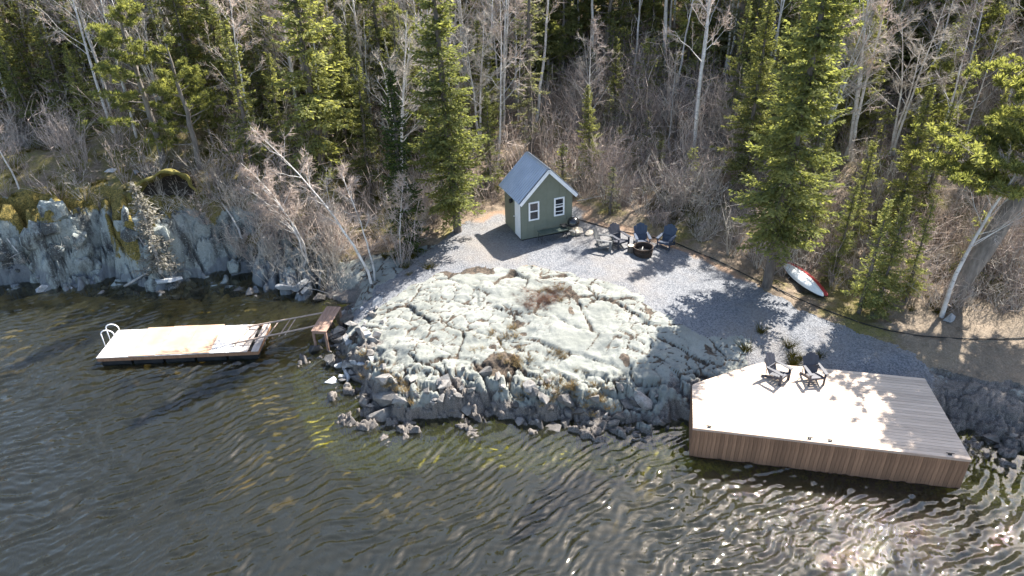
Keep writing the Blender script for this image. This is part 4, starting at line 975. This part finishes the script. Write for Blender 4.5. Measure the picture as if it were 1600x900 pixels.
# ---- trees one can name in the photograph, planted where their foot stands
def P_(a_, b_): return gp(a_, b_)
named = [
 ('spruce_tree', 'big_spruce', (715, 362), 'tall dense spruce with bare lower trunk left of the shed', 1.0, .3, (0, R(-2))),
 ('spruce_tree', 'dark_spruce', (640, 398), 'slim dark green spruce in front of the tall spruce left of the shed', 1.0, 0., (0, 0)),
 ('fir_tree', 'fir_a', (508, 285), 'broad yellow green fir rising above the leaning birches at the cove', 1.25, .9, (0, 0)),
 ('spruce_tree', 'spruce_b', (578, 300), 'slender open spruce between broad fir and dark spruce', .80, 2., (0, 0)),
 ('spruce_tree', 'spruce_a', (606, 205), 'spruce with dark lower skirt high behind the dark slim spruce', .85, 1., (0, 0)),
 ('fir_tree', 'fir_b', (398, 272), 'bushy green fir left of the broad yellow green fir', .95, 1.4, (0, 0)),
 ('pine_tree', 'pine_a', (255, 252), 'rounded pine above the mossy hollow on the cliff', .95, .4, (0, 0)),
 ('pine_tree', 'pine_b', (315, 262), 'smaller rounded pine right of the mossy hollow', .95, 2.4, (0, 0)),
 ('fir_tree', 'fir_b', (45, 190), 'pale green fir at the far left above the cliff', .9, .8, (0, 0)),
 ('fir_tree', 'fir_b', (112, 196), 'second pale green fir from the left above the cliff', .8, 3.1, (0, 0)),
 ('spruce_tree', 'grey_spruce', (832, 250), 'tall thin grey green spruce rising behind the shed roof', 1.0, 0., (0, 0)),
 ('spruce_tree', 'spruce_b', (768, 300), 'spruce right behind the tall spruce, beside the shed roof', .62, 4., (0, 0)),
 ('spruce_tree', 'right_spruce', (1198, 447), 'very tall narrow spruce standing on the gravel edge by the canoe', 1.0, .0, (0, 0)),
 ('fir_tree', 'fir_b', (1342, 488), 'green fir right of the canoe, the nearer left one of the clump', .62, .5, (0, 0)),
 ('fir_tree', 'fir_a', (1368, 494), 'tallest fir of the clump right of the canoe', .47, 2.2, (0, 0)),
 ('fir_tree', 'fir_b', (1415, 470), 'slim fir at the right side of the clump by the canoe', .55, 3.6, (0, 0)),
 ('spruce_tree', 'spruce_b', (1300, 440), 'spruce between very tall spruce and fir clump', .5, 1.1, (0, 0)),
 ('fir_sapling', 'sapling', (1512, 425), 'young fir right of the leaning white birch', 1.1, 1., (0, 0)),
 ('fir_sapling', 'pale_sapling', (952, 335), 'small pale green fir on the slope behind the grey chair', 1.0, 1., (0, 0)),
 ('fir_sapling', 'sapling', (880, 300), 'young fir close behind the right roof edge of the shed', 1.05, 1., (0, 0)),
 ('dead_spruce', 'dead_spruce', (252, 428), 'dead grey spruce growing up the cliff face', 1.0, 0., (0, 0)),
 ('pine_tree', 'pine_lean', (1492, 458), 'big leaning pine with thick dark trunk at the right edge', 1.0, .0, (0, 0)),
 ('birch_tree', 'birch_left_lean', (579, 444), 'white birch leaning far left over the cove, the longer of the pair', .95, 0., (0, 0)),
 ('birch_tree', 'birch_thin', (586, 436), 'thin straight white birch right beside the leaning cove birch', 1.0, 0., (0, 0)),
 ('birch_tree', 'birch_arch', (481, 418), 'white birch with several stems arching left above the boulder', 1.0, .0, (0, 0)),
 ('birch_tree', 'birch_thin', (627, 406), 'slim white birch pole in front of the slim dark spruce', .8, 2.6, (0, 0)),
 ('birch_tree', 'birch_pole', (1083, 252), 'straight white birch trunk on the slope above the fire pit', 1.05, .5, (0, 0)),
 ('birch_tree', 'birch_vee', (1325, 250), 'white birch with spreading stems high behind the fir clump', 1.05, .2, (0, 0)),
 ('birch_tree', 'birch_right', (1471, 496), 'white birch bending right at the edge of the tan ground', 1.0, 0., (0, 0)),
 ('birch_tree', 'birch_c', (838, 190), 'tall white birch leaning left above the shed', 1.1, 2.9, (0, R(-8))),
 ('birch_tree', 'birch_a', (178, 205), 'white birch with clear trunk above the pale rock on the cliff', 1.0, 1.2, (0, 0)),
 ('birch_tree', 'birch_thin', (30, 295), 'thin grey birch at the left edge of the cliff top', 1.0, 1., (0, 0)),
 ('birch_tree', 'birch_dead', (1045, 232), 'grey dead birch with stubby limbs left of the straight birch trunk', .8, 1., (0, 0)),
 ('birch_tree', 'birch_dead', (920, 205), 'grey dead tree with crooked limbs above the pale small fir', .85, 3., (0, 0)),
 ('fir_tree', 'fir_b', (1262, 372), 'mid sized fir just right of the very tall spruce', .62, 1.3, (0, 0)),
 ('fir_tree', 'fir_a', (1392, 372), 'full green fir standing above the fir clump by the canoe', .62, .3, (0, 0)),
 ('spruce_tree', 'spruce_b', (1440, 330), 'spruce left of the bending white birch, up the slope', .55, 2.3, (0, 0)),
 ('fir_tree', 'fir_b', (1330, 385), 'fir rising behind the left side of the fir clump', .6, 4.3, (0, 0)),
 ('fir_tree', 'fir_a', (1160, 290), 'shaded fir tucked left of the very tall spruce', .82, 2.3, (0, 0)),
 ('spruce_tree', 'spruce_b', (960, 190), 'lone spruce on the open slope above the grey chair', .55, 5.3, (0, 0)),
 ('fir_sapling', 'rust_fir', (1055, 222), 'rusty brown dying fir beside the straight birch trunk', 1.0, 3., (0, 0)),
]
for nm, key, pp, lab, s_, rz, tl in named: plant(nm, key, P_(*pp), lab, 'tree', s_, rz, None, tl)

# ---- the wood on the hill: every tree its own object, seen as groups
rt_ = random.Random(77); cnt = {}
def near_named(xx, yy, dmin): return any((xx - a_) ** 2 + (yy - b_) ** 2 < dmin * dmin for a_, b_ in PLACED)
LAND_ = [((45, 120), 'the far left pale fir'), ((250, 150), 'the pine above the hollow'), ((395, 180), 'the bushy fir on the cliff'), ((505, 130), 'the broad yellow green fir'), ((600, 120), 'the dark skirted spruce'),
         ((690, 120), 'the spruce by the shed'), ((835, 130), 'the thin spruce behind the shed'), ((920, 190), 'the crooked dead tree'), ((1083, 150), 'the straight birch trunk'), ((1215, 130), 'the very tall spruce'),
         ((1330, 130), 'the spreading birch'), ((1410, 300), 'the fir clump by the canoe'), ((1560, 130), 'the big leaning pine')]
LOOK = {'spruce_a': 'tall open spruce', 'spruce_b': 'mid sized dark spruce', 'fir_a': 'broad yellow green fir', 'fir_b': 'short pale fir', 'grey_spruce': 'thin grey spruce', 'pine_a': 'wide rounded pine', 'pine_b': 'small rounded pine',
        'birch_a': 'slim single birch', 'birch_b': 'twin stemmed birch', 'birch_c': 'tall bare birch', 'birch_d': 'short brown birch', 'birch_e': 'three stemmed birch', 'sapling': 'young fir', 'pale_sapling': 'young grey fir', 'bush': 'leafless twiggy bush'}
WOOD = []
def wood_label(o, key, px_, py_):
    (lx, ly), w_ = min(LAND_, key=lambda q: abs(q[0][0] - px_) + .3 * abs(q[0][1] - py_))
    side = 'right of ' if px_ > lx + 28 else ('left of ' if px_ < lx - 28 else 'behind ')
    high = 'high ' if py_ < 60 else ('low ' if py_ > 170 else '')
    WOOD.append((LOOK[key], high + side + w_, px_, o))
ORD = ['first', 'second', 'third', 'fourth', 'fifth', 'sixth', 'seventh', 'eighth', 'ninth', 'tenth', 'eleventh', 'twelfth', 'thirteenth', 'fourteenth', 'fifteenth', 'sixteenth']
def finish_labels():
    D_ = {}
    for lk, wh, px_, o in WOOD: D_.setdefault((lk, wh), []).append((px_, o))
    for (lk, wh), L in D_.items():
        L.sort(key=lambda q: q[0])
        for k, (px_, o) in enumerate(L):
            o['label'] = lk + ' ' + wh if len(L) == 1 else lk + ' ' + wh + ', ' + (ORD[k] if k < 16 else 'last') + ' from left'
kinds = {'conifer': ['spruce_a', 'spruce_b', 'fir_a', 'fir_b', 'grey_spruce', 'fir_a'], 'pine': ['pine_a', 'pine_b'], 'birch': ['birch_a', 'birch_b', 'birch_c', 'birch_d', 'birch_e'], 'sapling': ['sapling', 'pale_sapling', 'sapling']}
tries = 0; total = 0
while total < 640 and tries < 30000:
    tries += 1
    yy = 28 + 50 * rt_.random() ** 1.25; xx = rt_.uniform(-.82, .82) * (yy + 4)
    if yy < np.interp(xx, XF, YF) + 1.2: continue
    if near_named(xx, yy, 0.75 if yy > 38 else 1.2): continue
    z = hz(xx, yy); px_, py_ = project(xx, yy, z)
    if not (-70 < px_ < 1670) or py_ > 300 or py_ < -12: continue
    if 860 < px_ < 1135 and py_ > 120 and rt_.random() < .86 and total < 520: continue
    if 780 < px_ < 900 and py_ > 200: continue
    if px_ < 200 and py_ > 215: continue
    if py_ > 240 and rt_.random() < .5: continue
    r_ = rt_.random(); pb = .42
    if 150 < px_ < 480 and py_ < 130: pb = .8
    elif py_ < 55: pb = .68
    elif px_ > 1140: pb = .34
    elif 580 < px_ < 800: pb = .48
    elif 860 < px_ < 1135: pb = .5
    kd = 'birch' if r_ < pb else ('pine' if r_ < pb + .08 else 'conifer')
    cnt[kd] = cnt.get(kd, 0) + 1
    if kd == 'birch' and cnt[kd] > 265: kd = 'conifer'
    key = rt_.choice(kinds[kd]); s_ = rt_.uniform(.62, 1.0) if kd != 'birch' else rt_.uniform(.7, 1.1)
    if py_ > 160 and kd != 'birch': s_ *= .75
    if total > 520: kd = 'sapling'; key = rt_.choice(kinds[kd]); s_ = rt_.uniform(.6, 1.5)
    nm = {'conifer': 'conifer_tree', 'pine': 'pine_tree', 'birch': 'birch_tree', 'sapling': 'fir_sapling'}[kd]
    grp = {'conifer': 'spruces and firs of the wooded slope', 'pine': 'pines of the wooded slope', 'birch': 'bare birches of the wooded slope', 'sapling': 'young firs of the wooded slope'}[kd]
    wood_label(plant(nm, key, (xx, yy, z), 'x', 'tree', s_, rt_.uniform(0, 6.28), grp, (R(rt_.gauss(0, 3)), R(rt_.gauss(0, 3))), s_ * rt_.uniform(.9, 1.15)), key, px_, py_); total += 1

# ---- single bare bushes near the clearing
bushes = [((350, 330), 'cliff edge right of the mossy hollow', 5), ((430, 385), 'bank of the cove behind the boulder', 7), ((540, 400), 'bank below the leaning cove birches', 7), ((960, 290), 'slope behind the grey chair', 16), ((960, 190), 'upper slope between shed and straight birch', 16),
          ((1070, 310), 'slope behind the blue chairs', 16), ((1130, 200), 'upper slope left of the very tall spruce', 14), ((1545, 420), 'bank behind the tan ground at the right edge', 12), ((690, 375), 'foot of the tall spruce left of the shed', 3), ((1420, 440), 'ground behind the fir clump', 5)]
rb = random.Random(9)
for (cx_, cy_), wh, n in bushes:
    for k in range(n):
        p = gp(cx_ + rb.gauss(0, 45), cy_ + rb.gauss(0, 24))
        if gravel_d(np.array([p[0]]), np.array([p[1]]))[0] > -.35 or p[2] < .15: continue
        o = plant('bare_bush', 'bush%d' % rb.randrange(4), p, 'x', 'bush', rb.uniform(.7, 1.35), rb.uniform(0, 6.28), 'bare bushes on the ' + wh)
        WOOD.append(('leafless bush', 'on the ' + wh, project(*p)[0], o))

finish_labels()

# ---- undergrowth that nobody could count
def scatter(name, label, cat, protos, mat, spots, smin, smax, tints=None):
    r_ = np.random.default_rng(len(spots)); Vs = []; Fs = []; b_ = 0; T_ = []
    for i, (sx, sy, sz_) in enumerate(spots):
        V, F = protos[i % len(protos)][:2]; s_ = r_.uniform(smin, smax); a_ = r_.uniform(0, 6.283); c_, n_ = math.cos(a_), math.sin(a_)
        W = np.stack([V[:, 0] * c_ - V[:, 1] * n_, V[:, 0] * n_ + V[:, 1] * c_, V[:, 2] * r_.uniform(.8, 1.2)], 1) * s_ + np.array([sx, sy, sz_ - .04])
        Vs.append(W); Fs.append(F + b_); b_ += len(V)
        T_.append(np.clip(r_.uniform(0, 1) * .5 + r_.uniform(0, .5, len(V)), 0, 1))
    o = obj(name, mesh_data(name, np.vstack(Vs), np.vstack(Fs), MAT[mat], False, dict(tint=np.concatenate(T_)))); return tag(o, label, cat, None, 'stuff')
small = [bush(70 + k, .9 + .2 * k, .8, 11, 3) for k in range(5)]
ru = random.Random(21)
def hill_spots(n, f):
    L = []; tr = 0
    while len(L) < n and tr < n * 40:
        tr += 1; yy = 22 + 44 * ru.random() ** 1.35; xx = ru.uniform(-.80, .80) * (yy + 3)
        if yy < np.interp(xx, XF, YF) - .9 or not f(xx, yy): continue
        if gravel_d(np.array([xx]), np.array([yy]))[0] > -.5: continue
        if -.6 < xx < 3.2 and 29 < yy < 33.2: continue
        z_ = hz(xx, yy); a_, b_ = project(xx, yy, z_ + .8)
        if b_ < -15 or not (-60 < a_ < 1660): continue
        L.append((xx, yy, z_))
    return L
scatter('undergrowth', 'tangle of bare brown brush covering the hillside', 'undergrowth', small, 'twig', hill_spots(800, lambda a_, b_: True), .7, 1.5)
scatter('grey_undergrowth', 'tangle of dry grey brush covering the hillside', 'undergrowth', small, 'grey_twig', hill_spots(560, lambda a_, b_: a_ > -6 or b_ > 36), .6, 1.5)
scatter('tall_brush', 'tall pale leafless brush between the trunks of the wood', 'undergrowth', small, 'pink_twig', hill_spots(380, lambda a_, b_: b_ > 35), 1.1, 2.0)
def cliff_spots(n):
    L = []
    while len(L) < n:
        xx = ru.uniform(-26, -7.8); yy = float(np.interp(xx, SHORE[:9, 0], SHORE[:9, 1])) + ru.uniform(.2, 3.8)
        if xx < -14 and ru.random() < .88: continue
        z = hz(xx, yy)
        if z > .2: L.append((xx, yy, z))
    return L
scatter('bank_brush', 'grey brush hanging over the cove bank and the cliff', 'undergrowth', small, 'grey_twig', cliff_spots(95), .6, 1.3)
def tuft(seed, h, n, lean=.7):
    g = np.random.default_rng(seed); az = g.uniform(0, 6.283, n); L = h * g.uniform(.5, 1.1, n); o = g.normal(0, .06, (n, 3)); o[:, 2] = 0
    tip = o + np.stack([np.cos(az) * L * lean * g.uniform(.3, 1, n), np.sin(az) * L * lean * g.uniform(.3, 1, n), L * .75], 1)
    return cones(o, tip, .008)
tufts = [tuft(90 + k, .28, 40, 1.1) for k in range(4)]
def px_spots(pts_, n, sx, sy):
    L = []
    for k in range(n):
        c_ = ru.choice(pts_); p = gp(c_[0] + ru.gauss(0, sx), c_[1] + ru.gauss(0, sy))
        if p[2] > .12: L.append(tuple(p))
    return L
scatter('dry_grass', 'tufts of dry tan grass in the cracks of the outcrop', 'grass', tufts, 'dry_grass',
        px_spots([(870, 610), (830, 615), (900, 600), (620, 590), (640, 610), (800, 560), (880, 560), (570, 560), (930, 630), (780, 530), (860, 450)], 120, 16, 10), .6, 1.3)
scatter('moss_cover', 'low green moss and juniper on the ground above the cliff', 'moss', tufts, 'moss_leaves', [s for s in hill_spots(500, lambda a_, b_: a_ < -6 and b_ < 44)], .7, 1.6)
litter = [tuft(95 + k, .3, 34, 2.6) for k in range(3)]
scatter('mulch_patch', 'patch of reddish brown dead twigs in a hollow of the outcrop', 'twigs', litter, 'rust_needles', px_spots([(845, 460), (828, 468), (868, 454), (850, 470)], 75, 15, 8), .45, .85)
scatter('fallen_twigs', 'dead twigs and litter scattered over the tan ground and gravel edge', 'twigs', litter, 'dead_needles', px_spots([(1540, 560), (1500, 590), (1580, 540), (1450, 530), (1300, 480), (740, 350), (1150, 415)], 90, 32, 12), .3, .6)
scatter('green_shrubs', 'low green shrubs at the foot of the slope', 'shrub', [tuft(120 + k, .55, 70, 1.0) for k in range(3)], 'moss_leaves', px_spots([(1090, 330), (1040, 340), (1480, 470), (640, 410), (1240, 560), (1000, 250), (1400, 480)], 60, 30, 14), .6, 1.3)

# ---- fallen wood, mossy hollow
MAT['bleached'] = simple('bleached', (.45, .42, .38), (.66, .63, .58), 6, .85, (1, 1, .3), .3, .01)
def log(name, pxs, rad, mat, label, lift=.06):
    P = np.array([gp(*q_) + np.array([0, 0, lift + rad]) for q_ in pxs]); n = 9; t0_ = np.linspace(0, 1, len(P)); t1_ = np.linspace(0, 1, n)
    Q = np.stack([np.interp(t1_, t0_, P[:, i]) for i in range(3)], 1); g = np.random.default_rng(len(label)); Q += g.normal(0, .025, Q.shape)
    m_ = MB().tube(Q, np.linspace(rad, rad * .35, n), 7)
    for k in (3, 5, 6): e = g.normal(0, .3, 3); e[2] = abs(e[2]); m_.tube([Q[k], Q[k] + e], [rad * .35, rad * .1], 4)
    return tag(m_.build(name, MAT[mat], None, True), label, 'log')
log('fallen_log', [(52, 418), (24, 392), (-4, 360)], .05, 'bleached', 'bleached white pole leaning on the cliff at the left edge')
log('fallen_log', [(384, 384), (362, 345), (342, 312)], .055, 'bleached', 'pale dead trunk leaning down the cliff edge left of the cove')
log('fallen_log', [(243, 405), (215, 370), (185, 332)], .035, 'dead_wood', 'thin dead branch across the cliff left of the grey dead spruce')
log('driftwood_log', [(195, 452), (225, 440), (262, 428)], .07, 'dead_wood', 'driftwood log lying at the foot of the cliff')
log('driftwood_log', [(472, 592), (495, 572), (522, 556)], .06, 'bleached', 'bleached driftwood on the rocks below the landing platform')
log('driftwood_log', [(440, 447), (475, 452), (515, 462)], .035, 'dead_wood', 'thin driftwood stick on the bank of the cove')
log('fallen_log', [(950, 238), (1000, 244), (1045, 250)], .06, 'dead_wood', 'grey fallen log across the slope above the fire pit')
log('fallen_log', [(1090, 232), (1130, 240), (1160, 246)], .06, 'dead_wood', 'grey fallen log right of the straight birch trunk')
log('fallen_log', [(900, 318), (930, 312), (960, 305)], .035, 'dead_wood', 'thin grey pole lying behind the shed boulder')
hp_ = gp(268, 300)
hol = empty('mossy_overhang', hp_ + np.array([0, -.15, .1]), R(8), 'moss covered overhang with dark hollow on top of the cliff', 'mound')
g = np.random.default_rng(4); V = []; na, nb = 26, 12
for layer in (0, 1):
    for i in range(na + 1):
        th = math.pi * i / na
        for j in range(nb + 1):
            ph = math.pi / 2 * (1 - j / nb) ; rr = (1.0 - .09 * layer) * (1 + .10 * math.sin(3.3 * th + 1.3) + .05 * math.sin(9 * th + 4 * ph))
            V.append((-1.35 * math.cos(th) * math.sin(max(ph, .02)) * rr, -.55 + 1.5 * (j / nb), .95 * math.sin(th) * (math.sin(max(ph, .02)) ** .7) * rr - .1))
N1 = (na + 1) * (nb + 1); F = []
for i in range(na):
    for j in range(nb):
        a_ = i * (nb + 1) + j; F.append((a_, a_ + nb + 1, a_ + nb + 2, a_ + 1)); F.append((N1 + a_, N1 + a_ + 1, N1 + a_ + nb + 2, N1 + a_ + nb + 1))
    a_ = i * (nb + 1); F.append((a_, N1 + a_, N1 + a_ + nb + 1, a_ + nb + 1))
MAT['moss_skin'] = simple('moss_skin', (.07, .07, .02), (.22, .18, .05), 5, 1., bump=.8, dist=.05)
hol.scale = (1.15, 1.0, 1.3)
MB().add(V, F).build('moss_shell', MAT['moss_skin'], hol, True)
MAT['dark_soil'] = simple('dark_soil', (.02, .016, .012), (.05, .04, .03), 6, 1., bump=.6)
MB().add([(-1.15, -.2, -.2), (1.15, -.2, -.2), (.9, .5, .55), (-.9, .5, .55)], [(0, 1, 2, 3)]).build('soil_face', MAT['dark_soil'], hol)  # near-black sheet closing the hollow under the moss shell
